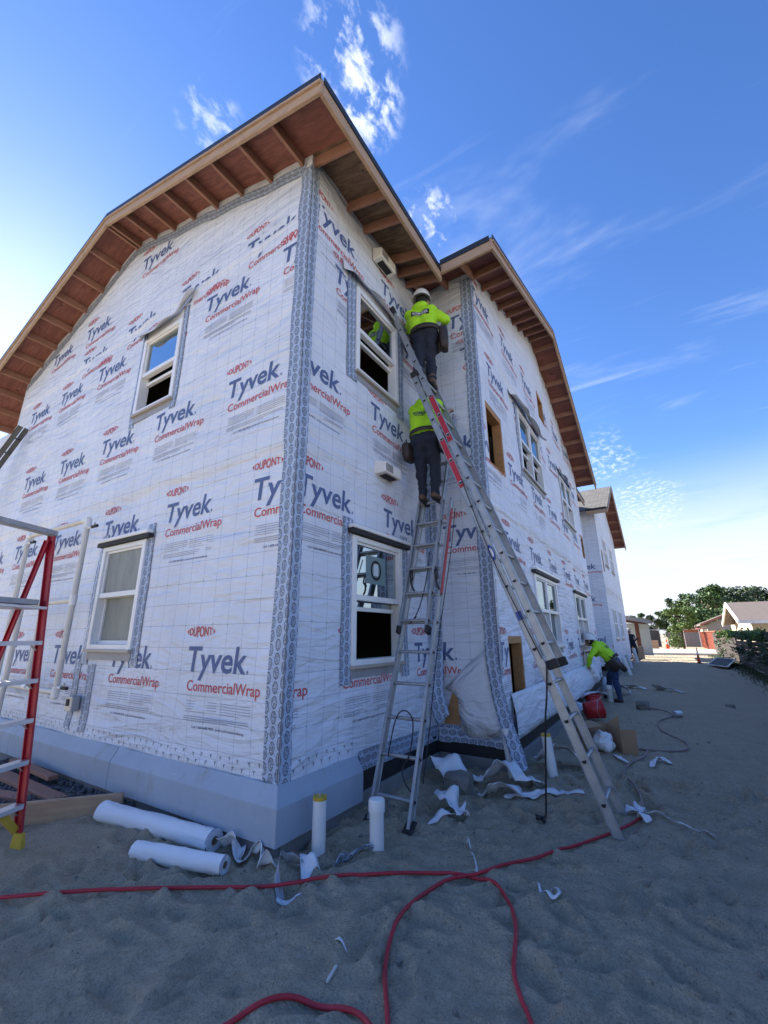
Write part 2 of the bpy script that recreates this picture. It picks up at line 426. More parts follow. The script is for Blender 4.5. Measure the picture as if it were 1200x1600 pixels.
class MB:
    """collects faces; build() links them as one mesh object"""
    def __init__(s):
        s.v = []; s.f = []; s.uv = []; s.mi = []
        s.cur = 0
    def add(s, verts, faces, uvs=None):
        b = len(s.v)
        s.v += [tuple(p) for p in verts]
        for k, f in enumerate(faces):
            s.f.append(tuple(i + b for i in f))
            s.uv.append([tuple(uvs[i]) for i in f] if uvs is not None else None)
            s.mi.append(s.cur)
        return s
    def hexa(s, p):
        return s.add(p, [(0, 3, 2, 1), (4, 5, 6, 7), (0, 1, 5, 4), (1, 2, 6, 5), (2, 3, 7, 6), (3, 0, 4, 7)])
    def box(s, lo, hi):
        (a, b, c), (d, e, f) = lo, hi
        return s.hexa([(a, b, c), (d, b, c), (d, e, c), (a, e, c), (a, b, f), (d, b, f), (d, e, f), (a, e, f)])
    def bar(s, p0, p1, w, h, up=(0, 0, 1)):
        """rectangular bar along p0-p1; w across, h along 'up'"""
        p0, p1 = Vector(p0), Vector(p1)
        d = (p1 - p0).normalized()
        sd = d.cross(Vector(up))
        if sd.length < 1e-5: sd = d.cross(Vector((1, 0, 0)))
        sd.normalize(); u = sd.cross(d).normalized()
        a, b = sd * w / 2, u * h / 2
        return s.hexa([p0 - a - b, p0 + a - b, p1 + a - b, p1 - a - b, p0 - a + b, p0 + a + b, p1 + a + b, p1 - a + b])
    def tube(s, pts, r, n=10, cap=True, rads=None):
        pts = [Vector(p) for p in pts]
        ref = Vector((0, 0, 1))
        if abs((pts[-1] - pts[0]).normalized().z) > 0.9: ref = Vector((1, 0, 0))
        rings = []
        for i, p in enumerate(pts):
            d = (pts[min(i + 1, len(pts) - 1)] - pts[max(i - 1, 0)]).normalized()
            a = d.cross(ref)
            if a.length < 1e-4: a = d.cross(Vector((0, 1, 0)))
            a.normalize(); b = a.cross(d).normalized()
            rr = rads[i] if rads else r
            rings.append([p + a * math.cos(2 * math.pi * k / n) * rr + b * math.sin(2 * math.pi * k / n) * rr for k in range(n)])
        vs_ = [q for g in rings for q in g]
        fs = []
        for i in range(len(pts) - 1):
            for k in range(n):
                k2 = (k + 1) % n
                fs.append((i * n + k, i * n + k2, (i + 1) * n + k2, (i + 1) * n + k))
        if cap:
            fs.append(tuple(range(n - 1, -1, -1)))
            fs.append(tuple((len(pts) - 1) * n + k for k in range(n)))
        return s.add(vs_, fs)
    def grid(s, P, uv=None):
        """P: (rows, cols, 3) array"""
        r, c = P.shape[:2]
        vs_ = P.reshape(-1, 3)
        fs = [(i * c + j, i * c + j + 1, (i + 1) * c + j + 1, (i + 1) * c + j) for i in range(r - 1) for j in range(c - 1)]
        return s.add(vs_, fs, None if uv is None else uv.reshape(-1, 2))
    def sphere(s, c, rad, nu=14, nv=8, lo=-90, hi=90):
        c = Vector(c)
        rx, ry, rz = rad if isinstance(rad, (tuple, list)) else (rad,) * 3
        vs_ = []
        for i in range(nv + 1):
            th = R(lo + (hi - lo) * i / nv)
            for k in range(nu):
                ph = 2 * math.pi * k / nu
                vs_.append((c.x + rx * math.cos(th) * math.cos(ph), c.y + ry * math.cos(th) * math.sin(ph), c.z + rz * math.sin(th)))
        fs = [(i * nu + k, i * nu + (k + 1) % nu, (i + 1) * nu + (k + 1) % nu, (i + 1) * nu + k) for i in range(nv) for k in range(nu)]
        return s.add(vs_, fs)
    def build(s, name, m, parent=None, smooth=False, bevel=0.0):
        me = bpy.data.meshes.new(name)
        me.from_pydata(s.v, [], s.f)
        ms = m if isinstance(m, (list, tuple)) else [m]
        for x in ms: me.materials.append(x)
        if len(ms) > 1:
            me.polygons.foreach_set('material_index', s.mi)
        if any(u is not None for u in s.uv):
            ul = me.uv_layers.new(name='UVMap')
            flat = []
            for f, u in zip(s.f, s.uv):
                flat += [c for q in (u if u is not None else [(0, 0)] * len(f)) for c in q]
            ul.data.foreach_set('uv', flat)
        if smooth:
            me.polygons.foreach_set('use_smooth', [True] * len(me.polygons))
        me.update()
        o = bpy.data.objects.new(name, me)
        COL.objects.link(o)
        if bevel:
            bv = o.modifiers.new('bevel', 'BEVEL'); bv.width = bevel; bv.segments = 1; bv.limit_method = 'ANGLE'
        if parent is not None: adopt(o, parent)
        return o
def root_loc(p):
    l = Vector((0, 0, 0))
    while p is not None:
        l = l + p.location; p = p.parent
    return l
ORIG = {}
def adopt(o, p):
    """meshes are written in world coordinates; parent without moving them"""
    o.parent = p
    o.matrix_parent_inverse = Matrix.Translation(-ORIG.get(p.name, Vector((0, 0, 0))))
def tag(o, label=None, cat=None, group=None, kind=None):
    if label: o['label'] = label
    if cat: o['category'] = cat
    if group: o['group'] = group
    if kind: o['kind'] = kind
    return o
def thing(name, label, cat, loc=(0, 0, 0), group=None):
    o = bpy.data.objects.new(name, None)
    COL.objects.link(o)
    o.empty_display_size = 0.2
    o.location = loc
    ORIG[o.name] = Vector(loc)
    return tag(o, label, cat, group)
def smooth_angle(o, ang=40):
    for p in o.data.polygons: p.use_smooth = True
    try:
        o.data.set_sharp_from_angle(angle=R(ang))
    except Exception:
        pass
    return o
def catmull(pts, n=8):
    pts = [Vector(p) for p in pts]
    P = [pts[0] * 2 - pts[1]] + pts + [pts[-1] * 2 - pts[-2]]
    out = []
    for i in range(1, len(P) - 2):
        for k in range(n):
            t = k / n
            a, b, c, d = P[i - 1], P[i], P[i + 1], P[i + 2]
            out.append(0.5 * ((2 * b) + (c - a) * t + (2 * a - 5 * b + 4 * c - d) * t * t + (3 * b - a - 3 * c + d) * t ** 3))
    out.append(pts[-1])
    return out

# ------------------------------------------------------------------ ground
def axis(lo, hi, step, far_lo, far_hi, g=1.16):
    a = list(np.arange(lo, hi + 1e-6, step))
    d, x = step, lo
    left = []
    while x > far_lo:
        d *= g; x -= d; left.append(x)
    d, x = step, a[-1]
    right = []
    while x < far_hi:
        d *= g; x += d; right.append(x)
    return np.array(left[::-1] + a + right)
gx = axis(-2.2, 3.8, 0.024, -320, 420, 1.10)
gy = axis(-1.9, 3.6, 0.024, -120, 900, 1.05)
GX, GY = np.meshgrid(gx, gy)
def sand_height(x, y):
    x = np.asarray(x, float); y = np.asarray(y, float)
    wx = x + 0.25 * vnoise(x * 1.7, y * 1.7, 11); wy = y + 0.25 * vnoise(x * 1.7, y * 1.7, 12)
    h = 0.050 * vnoise(wx * 0.8, wy * 0.8, 1) + 0.026 * vnoise(wx * 2.4, wy * 2.4, 2) + 0.020 * vnoise(wx * 5.5, wy * 5.0, 3) + 0.016 * vnoise(wx * 12, wy * 11, 4) + 0.010 * vnoise(wx * 24, wy * 24, 5)
    h = h + 0.014 * vnoise(wx * 3.5 + wy * 2, wy * 11 - wx * 3, 31) + 0.010 * vnoise(wx * 12 - wy * 4, wy * 4 + wx * 2, 32)
    for (fx, fy, fa, fl, fw_, fd) in FEET:
        dx, dy = x - fx, y - fy
        a = (dx * math.cos(fa) + dy * math.sin(fa)) / fl
        b = (-dx * math.sin(fa) + dy * math.cos(fa)) / fw_
        q = a * a + b * b
        h = h + np.where(q < 6, -fd * np.exp(-q * 1.6) + 0.55 * fd * np.exp(-(np.sqrt(q) - 1.35) ** 2 * 7), 0)
    rdg = np.abs(vnoise(wx * 3.1 + 7, wy * 3.6, 21)) + 0.7 * np.abs(vnoise(wx * 7.3, wy * 6.4 + 3, 22)) + 0.4 * np.abs(vnoise(wx * 15 + 2, wy * 13, 23))
    h = h - 0.012 * np.clip(0.16 - rdg, 0, 1) / 0.16 + 0.034 * rdg
    far = np.clip((np.hypot(x - 1.5, y) - 6) / 14, 0, 1)
    h = h * (1 - far) + far * h * 0.7
    # settle to level beyond the yard and beside the walls
    return np.where((y > 35.5) | (np.abs(x) > 30), -0.02, h)
FEET = [(random.uniform(-1.2, 3.6), random.uniform(-1.3, 3.2), random.uniform(0, 6.3), random.uniform(0.12, 0.19), random.uniform(0.045, 0.07), random.uniform(0.020, 0.042)) for _ in range(300)]
GZ = sand_height(GX, GY)
gb = MB()
gb.grid(np.dstack([GX, GY, GZ]))
ground = gb.build('ground', M['sand'], smooth=True)
tag(ground, kind='structure')
def gz(x, y):
    i = int(np.clip(np.searchsorted(gx, x) - 1, 0, len(gx) - 2)); j = int(np.clip(np.searchsorted(gy, y) - 1, 0, len(gy) - 2))
    a = (x - gx[i]) / (gx[i + 1] - gx[i]); b = (y - gy[j]) / (gy[j + 1] - gy[j])
    return float((GZ[j, i] * (1 - a) + GZ[j, i + 1] * a) * (1 - b) + (GZ[j + 1, i] * (1 - a) + GZ[j + 1, i + 1] * a) * b)
def gzs(x, y, r=0.07):
    return max(gz(x, y), sum(gz(x + dx, y + dy) for dx in (-r, 0, r) for dy in (-r, 0, r)) / 9)

slab = MB().box((-14, 36.8, -0.2), (5.9, 47.0, 0.13)).build('pavement', M['slab'], bevel=0.02)
tag(slab, kind='structure')

# ------------------------------------------------------------------ the house
house = thing('house', 'two storey house under construction in printed white wrap with bare wooden eaves', 'house', (0, 0, 0))
L1, L2, BX = 2.645, 11.6, 0.836          # bay start, bay end, bay depth
Y3, Y4 = 16.0, 24.2                      # second bay
XW = -7.74                               # west end of the gable wall
def zmain(x):                            # underside of roof deck, main gable
    return 7.86 - 0.284 * (x + 3.87) if x > -3.87 else 7.86 + 0.335 * (x + 3.87)
def zbay(y):                             # underside of roof deck, first bay
    return 6.71 + 0.369 * (y - 2.145) if y < 7.0 else 8.50 - 0.46 * (y - 7.0)
def zbay2(y):
    return 6.2 + 0.479 * (y - 15.5) if y < 20.2 else 8.45 - 0.51 * (y - 20.2)

class Wall:
    def __init__(s, O, du, n, u0, u1, top, seed, holes=(), amp=1.0, z0=0.34):
        s.O, s.du, s.n = Vector(O), Vector(du), Vector(n)
        s.u0, s.u1, s.top, s.seed, s.holes, s.amp, s.z0 = u0, u1, top, seed, holes, amp, z0
    def disp(s, u, z):
        u = np.asarray(u, float); z = np.asarray(z, float)
        d = 0.020 * vnoise(u * 1.1, z * 0.8, s.seed) + 0.020 * vnoise(u * 2.3 + z, z * 2.0 - u * 0.6, s.seed + 1) + 0.012 * vnoise(u * 4.1 - z * 2.2, z * 1.6 + u * 0.7, s.seed + 4)
        low = np.clip((1.0 - z) / 0.7, 0, 1)
        d = d + low * (0.050 * vnoise(u * 0.9 - z * 1.2, z * 5.0 + u * 0.8, s.seed + 2) + 0.016 * vnoise(u * 4.0, z * 6.0, s.seed + 3))
        for zs in (3.16, 5.87):
            d = d + 0.013 * np.clip((z - zs - 0.02 * vnoise(u * 1.5, u * 0 + zs, 3)) / 0.014, 0, 1) * np.clip((zs + 0.5 - z) / 0.3, 0, 1)
        edge = np.clip(np.minimum(u - s.u0, s.u1 - u) / 0.15, 0, 1)
        d = d * edge * s.amp
        for (a, b, c, e) in s.holes:
            du = np.maximum(np.maximum(a - u, u - b), 0); dz = np.maximum(np.maximum(c - z, z - e), 0)
            d = d * np.clip(np.hypot(du, dz) / 0.15, 0, 1)
        return d
    def map(s, u, z, off=0.0):
        u = np.asarray(u, float); z = np.asarray(z, float)
        d = s.disp(u, z) + off
        return np.stack([s.O.x + u * s.du.x + d * s.n.x, s.O.y + u * s.du.y + d * s.n.y, s.O.z + z + 0 * u], -1)
    def flat(s, u, z, off):
        return Vector((s.O.x + u * s.du.x + off * s.n.x, s.O.y + u * s.du.y + off * s.n.y, z))
    def mesh(s, name, m, step=0.08, shift=(0.0, 0.0)):
        us = set(np.linspace(s.u0, s.u1, max(2, int((s.u1 - s.u0) / step) + 1)).round(4))
        zs = set(np.linspace(s.z0, 6.0, int((6.0 - s.z0) / step) + 1).round(4)) | {3.16, 3.172, 5.87, 5.882}
        for (a, b, c, e) in s.holes:
            us |= {a, b}
            zs |= {z for z in (c, e) if z < 6.0}
        us = np.array(sorted(us)); zs = np.array(sorted(zs))
        zs = zs[np.concatenate([[True], np.diff(zs) > 0.004])]
        us = us[np.concatenate([[True], np.diff(us) > 0.004])]
        tops = np.array([s.top(u) for u in us])
        nt = 14
        U, Z = np.meshgrid(us, zs)
        T = np.linspace(0, 1, nt + 1)[1:]
        U2 = np.tile(us, (nt, 1)); Z2 = 6.0 + T[:, None] * (tops - 6.0)[None, :]
        U = np.vstack([U, U2]); Z = np.vstack([Z, Z2])
        P = s.map(U, Z)
        r, c = U.shape
        mb = MB()
        uv = np.stack([U + shift[0], Z + shift[1]], -1).reshape(-1, 2)
        fs = []
        for i in range(r - 1):
            for j in range(c - 1):
                um = (U[i, j] + U[i, j + 1]) / 2; zm = (Z[i, j] + Z[i + 1, j]) / 2
                if any(a < um < b and q < zm < e for (a, b, q, e) in s.holes): continue
                fs.append((i * c + j, i * c + j + 1, (i + 1) * c + j + 1, (i + 1) * c + j))
        mb.add(P.reshape(-1, 3), fs, uv)
        return mb.build(name, m, house, smooth=True)

WIN_S = [(-3.06, -2.18, 4.35, 5.54), (-3.18, -2.25, 1.36, 2.56)]
WIN_E = [(0.864, 1.79, 4.42, 5.60), (0.85, 1.80, 1.214, 2.479)]
WIN_B = [(4.75, 6.45, 4.33, 5.55), (8.5, 10.07, 4.24, 5.43), (4.75, 6.45, 1.27, 2.47), (8.5, 10.07, 1.25, 2.43)]
OPEN_B = [(2.92, 3.65, 3.81, 4.80), (3.06, 3.68, 0.56, 1.47), (6.88, 7.48, 6.33, 7.05), (11.05, 11.52, 3.66, 4.35)]
WIN_B2 = [(17.4, 18.7, 4.3, 5.5), (20.0, 21.3, 4.3, 5.5), (17.4, 18.7, 1.3, 2.5), (20.0, 21.3, 1.3, 2.5)]
OPEN_B2 = [(16.5, 16.9, 3.9, 4.8)]
WS = Wall((0, 0, 0), (1, 0, 0), (0, -1, 0), XW, 0.0, zmain, 20, WIN_S)
WE = Wall((0, 0, 0), (0, 1, 0), (1, 0, 0), 0.0, L1, lambda u: zmain(0.0), 30, WIN_E, z0=0.30)
WBS = Wall((0, L1, 0), (1, 0, 0), (0, -1, 0), 0.0, BX, lambda u: zbay(L1), 40, (), z0=0.22)
WBE = Wall((BX, 0, 0), (0, 1, 0), (1, 0, 0), L1, L2, zbay, 50, WIN_B + OPEN_B, amp=1.3, z0=0.30)
WB2S = Wall((0, Y3, 0), (1, 0, 0), (0, -1, 0), 0.0, BX, lambda u: zbay2(Y3), 60)
WB2E = Wall((BX, 0, 0), (0, 1, 0), (1, 0, 0), Y3, Y4, zbay2, 70, WIN_B2 + OPEN_B2)
WSW = Wall((0, 0.35, 0), (1, 0, 0), (0, -1, 0), -13.0, XW, lambda u: max(6.05, zmain(max(u, -9.4))), 80)
for w_, sh in ((WS, (0.12, 0.03)), (WE, (0.12, 0.02)), (WBS, (0.12 + L1, 0.02)), (WBE, (0.05, 0.0)), (WB2S, (0, 0)), (WB2E, (0, 0)), (WSW, (0, 0))):
    w_.mesh('wall', M['wrap'], 0.08 if w_ in (WS, WE, WBS, WBE) else 0.25, sh)
# outer walls that face away from the road, and the floors inside
inner = MB()
inner.box((XW, 0.35, 0.3), (XW + 0.1, 27, 6.4)).box((XW, 26.9, 0.3), (0, 27, 6.9)).box((-0.1, L2, 0.3), (-0.002, Y3, 6.7)).box((-0.1, Y4, 0.3), (-0.002, 27, 6.7))
inner.box((0, L2 - 0.1, 0.3), (BX - 0.003, L2 - 0.003, 6.3)).box((0, Y4 - 0.1, 0.3), (BX - 0.003, Y4 - 0.003, 6.2))
inner.box((XW, 0.002, 0.3), (XW + 0.1, 0.348, 6.35))
inner.build('wall', M['wrap_plain'], house)
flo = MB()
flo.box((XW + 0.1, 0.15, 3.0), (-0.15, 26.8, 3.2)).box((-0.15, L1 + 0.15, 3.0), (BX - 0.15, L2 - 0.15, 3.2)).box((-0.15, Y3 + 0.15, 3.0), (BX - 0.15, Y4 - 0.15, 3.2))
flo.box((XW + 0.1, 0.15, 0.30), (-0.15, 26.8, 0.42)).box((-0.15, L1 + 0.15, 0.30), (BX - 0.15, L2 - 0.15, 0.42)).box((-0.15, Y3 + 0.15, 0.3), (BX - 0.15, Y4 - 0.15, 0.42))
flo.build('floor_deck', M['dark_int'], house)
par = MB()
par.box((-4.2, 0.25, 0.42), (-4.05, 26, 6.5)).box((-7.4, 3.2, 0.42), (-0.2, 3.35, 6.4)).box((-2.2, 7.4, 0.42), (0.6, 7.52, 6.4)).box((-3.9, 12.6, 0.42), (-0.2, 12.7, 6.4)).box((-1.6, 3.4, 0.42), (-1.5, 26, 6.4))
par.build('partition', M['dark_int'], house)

# ---- foundation
fd = MB()
fd.box((XW, 0.004, -0.4), (-0.004, 26.9, 0.30)).box((-0.1, L1 + 0.004, -0.4), (BX - 0.004, L2 - 0.004, 0.16)).box((-0.1, Y3 + 0.004, -0.4), (BX - 0.004, Y4 - 0.004, 0.16))
fd.box((-13, 0.36, -0.4), (XW - 0.01, 3, 0.3))
fd.build('foundation', M['concrete'], house)
ledge = MB()
ledge.box((-7.9, -0.05, -0.4), (0.045, 0.0, 0.14))
ledge.box((0.0, 0.0, -0.4), (0.05, L1 - 0.05, 0.145)).box((0.05, L1 - 0.055, -0.4), (BX + 0.05, L1, 0.15)).box((BX, L1, -0.4), (BX + 0.05, L2, 0.15))
ledge.build('footing_edge', M['concrete'], house, bevel=0.006)
mem = MB()
mem.box((0.0, 0.96, 0.146), (0.020, L1 - 0.02, 0.33)).box((0.02, L1 - 0.022, 0.151), (BX + 0.02, L1 - 0.002, 0.27)).box((BX + 0.002, L1, 0.151), (BX + 0.02, L2, 0.33))
mem.build('membrane', M['black'], house)
def foam(pts_a, pts_b):
    """one insulation board from end profile a to end profile b"""
    n = len(pts_a)
    mb = MB()
    mb.add(list(pts_a) + list(pts_b), [tuple(range(n - 1, -1, -1)), tuple(range(n, 2 * n))] + [(i, (i + 1) % n, n + (i + 1) % n, n + i) for i in range(n)])
    return mb.build('insulation_board', M['foam'], house, bevel=0.004)
def prof_s(x, t=0.085): return [(x, -0.012, 0.455), (x, -t, 0.335), (x, -t, 0.100), (x, -0.052, 0.100), (x, -0.052, 0.142), (x, -0.012, 0.142)]
xs = [-7.7, -4.62, -2.18]
for a, b in zip(xs[:-1], xs[1:]): foam(prof_s(a), prof_s(b - 0.006))
def prof_c(d): return None
foam(prof_s(-2.174, 0.088), [(0.012, -0.012, 0.455), (0.088, -0.088, 0.335), (0.088, -0.088, 0.100), (0.052, -0.052, 0.100), (0.052, -0.052, 0.142), (0.012, -0.012, 0.142)])
foam([(0.012, -0.011, 0.455), (0.088, -0.087, 0.335), (0.088, -0.087, 0.100), (0.052, -0.051, 0.100), (0.052, -0.051, 0.142), (0.012, -0.011, 0.142)],
     [(0.012, 0.95, 0.455), (0.088, 0.95, 0.335), (0.088, 0.95, 0.100), (0.052, 0.95, 0.100), (0.052, 0.95, 0.142), (0.012, 0.95, 0.142)])

# ---- roof: deck, shingle edge, fascia boards, lookouts
def slope(name, m, p, t):
    """p: four corners of the underside, counter-clockwise from above; t: thickness upwards"""
    lo = [Vector(q) for q in p]
    hi = [q + Vector((0, 0, t)) for q in lo]
    mb = MB()
    mb.hexa(lo + hi)
    # uv along / up the slope for the shingle courses
    e1 = (lo[1] - lo[0]).normalized(); e2 = (lo[3] - lo[0]); e2 = (e2 - e1 * e2.dot(e1)).normalized()
    mb.uv = [[((Vector(mb.v[i]) - lo[0]).dot(e1), (Vector(mb.v[i]) - lo[0]).dot(e2)) for i in f] for f in mb.f]
    return mb.build(name, m, house)
EX, RY = 0.555, -0.50                 # eave and rake overhang of the main roof
XA = -3.87
def main_slope(xa, xb, ya, yb, mdeck):
    slope('roof_deck', mdeck, [(xa, ya, zmain(xa)), (xb, ya, zmain(xb)), (xb, yb, zmain(xb)), (xa, yb, zmain(xa))], 0.018)
def ms_(xa, xb, ya, yb, dz, t, e=0.0, name='shingles', m='shingle'):
    slope(name, M[m], [(xa, ya, zmain(xa) + dz), (xb, ya, zmain(xb) + dz), (xb, yb, zmain(xb) + dz), (xa, yb, zmain(xa) + dz)], t)
main_slope(XA, 0.0, RY, 27.3, M['ply']); main_slope(XW - 1.7, XA, RY, 27.3, M['ply'])
main_slope(0.0, EX, RY, 0.0, M['ply']); main_slope(0.0, EX, 0.001, 2.30, M['ply_grey'])
main_slope(0.0, EX, L2 + 0.5, Y3 - 0.45, M['ply'])
ms_(XA, EX + 0.03, RY - 0.03, 2.24, 0.0195, 0.03); ms_(XA, 0.0, 2.245, 27.3, 0.0195, 0.03); ms_(XW - 1.73, XA, RY - 0.03, 27.3, 0.0195, 0.03)
ms_(0.0, EX + 0.03, L2 + 0.45, Y3 - 0.42, 0.0195, 0.03)
# drip edge: thin black metal over the fascia
def fascia(p0, p1, h=0.185, th=0.038, n=(0, -1, 0), m='fir', drip=True):
    """board under the deck edge; p0,p1 are the top edge line"""
    p0, p1, nn = Vector(p0), Vector(p1), Vector(n)
    d = Vector((0, 0, -h))
    a = nn * th
    o = MB().hexa([p0 + d, p1 + d, p1 + d + a, p0 + d + a, p0, p1, p1 + a, p0 + a]).build('fascia_board', M[m], house, bevel=0.004)
    if drip:
        e = a + nn * 0.012
        u = Vector((0, 0, 0.052)); l = Vector((0, 0, -0.035))
        MB().hexa([p0 + a + nn * 0.001 + l, p1 + a + nn * 0.001 + l, p1 + e + l, p0 + e + l, p0 + a + nn * 0.001 + u, p1 + a + nn * 0.001 + u, p1 + e + u, p0 + e + u]).build('drip_edge', M['drip'], house)
    return o
def fz(x): return zmain(x) + 0.016
fascia((EX + 0.038, RY, fz(EX)), (XA + 0.001, RY, fz(XA)), n=(0, -1, 0))
fascia((XA - 0.001, RY, fz(XA)), (XW - 1.7, RY, fz(XW - 1.7)), n=(0, -1, 0))
fascia((EX, RY + 0.001, fz(EX)), (EX, 2.145, fz(EX)), n=(1, 0, 0))
fascia((EX, L2 + 0.5, fz(EX)), (EX, Y3 - 0.45, fz(EX)), n=(1, 0, 0))
# second trim strip on the rake, as a lighter board nailed over the fascia
def strip(p0, p1, n, dz=0.02, h=0.05):
    p0, p1, nn = Vector(p0), Vector(p1), Vector(n)
    a, b = nn * 0.040, nn * 0.058
    l, u = Vector((0, 0, -dz - h)), Vector((0, 0, -0.036))
    MB().hexa([p0 + a + l, p1 + a + l, p1 + b + l, p0 + b + l, p0 + a + u, p1 + a + u, p1 + b + u, p0 + b + u]).build('fascia_strip', M['fir'], house)
strip((EX + 0.038, RY, fz(EX)), (XA + 0.001, RY, fz(XA)), (0, -1, 0)); strip((XA - 0.001, RY, fz(XA)), (XW - 1.7, RY, fz(XW - 1.7)), (0, -1, 0))
# lookouts under the gable rake
def lookout(a, b, w=0.038, h=0.125, m='rafter', up=(0, 0, 1), name='lookout'):
    return MB().bar(a, b, w, h, up).build(name, M[m], house, bevel=0.003)
x = -0.14
while x > XW - 1.6:
    if abs(x - XA) > 0.12:
        z = zmain(x) - 0.065
        lookout((x, RY + 0.002, z), (x, 0.05 if x > XW else 0.40, z))
    x -= 0.535
lookout((XA + 0.04, RY + 0.002, zmain(XA) - 0.075), (XA + 0.04, 0.05, zmain(XA) - 0.075)); lookout((XA - 0.04, RY + 0.002, zmain(XA) - 0.078), (XA - 0.04, 0.05, zmain(XA) - 0.078))
# rafter tails along the east eave
for y in (0.03, 0.66, 1.02, 1.62, 1.88, 2.12):
    MB().hexa([(-0.1, y, zmain(-0.1) - 0.145), (EX - 0.002, y, zmain(EX) - 0.14), (EX - 0.002, y + 0.038, zmain(EX) - 0.14), (-0.1, y + 0.038, zmain(-0.1) - 0.145),
               (-0.1, y, zmain(-0.1) - 0.003), (EX - 0.002, y, zmain(EX) - 0.003), (EX - 0.002, y + 0.038, zmain(EX) - 0.003), (-0.1, y + 0.038, zmain(-0.1) - 0.003)]).build('rafter_tail', M['rafter'], house, bevel=0.003)
# bay roofs
def bay_roof(zf, ys, ya, yn, x_in, x_out, shing=True):
    RX = x_out + 0.5
    for (a, b) in ((ys, ya), (ya, yn)):
        slope('roof_deck', M['ply'], [(x_in, a, zf(a)), (RX, a, zf(a)), (RX, b, zf(b)), (x_in, b, zf(b))], 0.018)
        e = 0.03 if a == ys else 0.0
        slope('shingles', M['shingle'], [(x_in, a - e, zf(a) - e * 0.37 + 0.0195), (RX + 0.03, a - e, zf(a) - e * 0.37 + 0.0195), (RX + 0.03, b + 0.03 * (b == yn), zf(b) + 0.0195), (x_in, b + 0.03 * (b == yn), zf(b) + 0.0195)], 0.03)
    F = lambda y: zf(y) + 0.016
    fascia((RX, ya - 0.001, F(ya)), (RX, ys - 0.038, F(ys)), n=(1, 0, 0)); fascia((RX, yn, F(yn)), (RX, ya + 0.001, F(ya)), n=(1, 0, 0))
    strip((RX, ya - 0.001, F(ya)), (RX, ys - 0.038, F(ys)), (1, 0, 0)); strip((RX, yn, F(yn)), (RX, ya + 0.001, F(ya)), (1, 0, 0))
    fascia((EX + 0.04, ys, F(ys)), (RX, ys, F(ys)), n=(0, -1, 0))
    return RX
RXb = bay_roof(zbay, 2.145, 7.0, 12.1, -2.2, BX)
bay_roof(zbay2, 15.5, 20.2, 24.7, -2.2, BX)
y = 2.72
while y < 12.0:
    if abs(y - 7.0) > 0.1:
        z = zbay(y) - 0.065
        lookout((BX - 0.03, y, z), (RXb - 0.002, y, z))
    y += 0.50
for y in (16.2, 16.9, 17.6, 18.3, 19.0, 19.7, 20.4, 21.1, 21.8, 22.5, 23.2, 23.9, 24.5):
    lookout((BX - 0.03, y, zbay2(y) - 0.065), (RXb - 0.002, y, zbay2(y) - 0.065))
for x in (0.12, 0.45, BX + 0.02):
    MB().hexa([(x, 2.147, zbay(2.147) - 0.14), (x + 0.038, 2.147, zbay(2.147) - 0.14), (x + 0.038, 2.70, zbay(2.70) - 0.14), (x, 2.70, zbay(2.70) - 0.14),
               (x, 2.147, zbay(2.147) - 0.003), (x + 0.038, 2.147, zbay(2.147) - 0.003), (x + 0.038, 2.70, zbay(2.70) - 0.003), (x, 2.70, zbay(2.70) - 0.003)]).build('rafter_tail', M['rafter'], house)

# ---- flashing tape
def tape(wall, a, b, width, off=0.009, m='tape', wav=0.0, name='flashing_tape', ph=0.0):
    """strip on a wall from a=(u,z) to b=(u,z)"""
    a, b = np.array(a, float), np.array(b, float)
    L = np.linalg.norm(b - a); d = (b - a) / L; nrm = np.array((-d[1], d[0]))
    n = max(2, int(L / 0.07)); k = 4
    t = np.linspace(0, L, n + 1); s_ = np.linspace(-width / 2, width / 2, k + 1)
    T, S = np.meshgrid(t, s_)
    wob = wav * vnoise(T * 2.2 + ph, T * 0 + 3.3, 5)
    U = a[0] + d[0] * T + nrm[0] * (S + wob); Z = a[1] + d[1] * T + nrm[1] * (S + wob)
    P = wall.map(U, Z, off)
    mb = MB(); mb.grid(P, np.stack([T + ph, S + 0.5 + ph], -1))
    return mb.build(name, M[m], house, smooth=True)
tape(WS, (-0.080, 0.44), (-0.072, 6.60), 0.165, wav=0.02)
tape(WE, (0.055, 0.44), (0.060, 6.60), 0.115, wav=0.012, ph=0.3)
tape(WS, (-0.1, zmain(-0.1) - 0.185), (XA, zmain(XA) - 0.185), 0.15, wav=0.01, ph=0.9)
tape(WS, (XA - 0.02, zmain(XA) - 0.185), (XW + 0.05, zmain(XW) - 0.185), 0.15, wav=0.01, ph=1.7)
tape(WE, (2.56, 0.62), (2.57, 4.6), 0.15, wav=0.02, ph=2.1)
tape(WBS, (0.06, 0.95), (0.05, 4.6), 0.115, wav=0.02, ph=2.6)
tape(WBS, (BX - 0.085, 1.0), (BX - 0.075, 6.80), 0.165, wav=0.02, ph=3.1)
tape(WBE, (L1 + 0.05, 1.0), (L1 + 0.055, 6.80), 0.105, wav=0.012, ph=3.9)
tape(WE, (0.96, 0.40), (L1 - 0.03, 0.36), 0.17, off=0.024, wav=0.012, ph=4.4)
tape(WBS, (0.03, 0.36), (BX, 0.36), 0.20, off=0.024, wav=0.0, ph=5.0)
tape(WBE, (L1 + 0.0, 0.40), (L2 - 0.2, 0.40), 0.16, off=0.024, wav=0.012, ph=5.5)
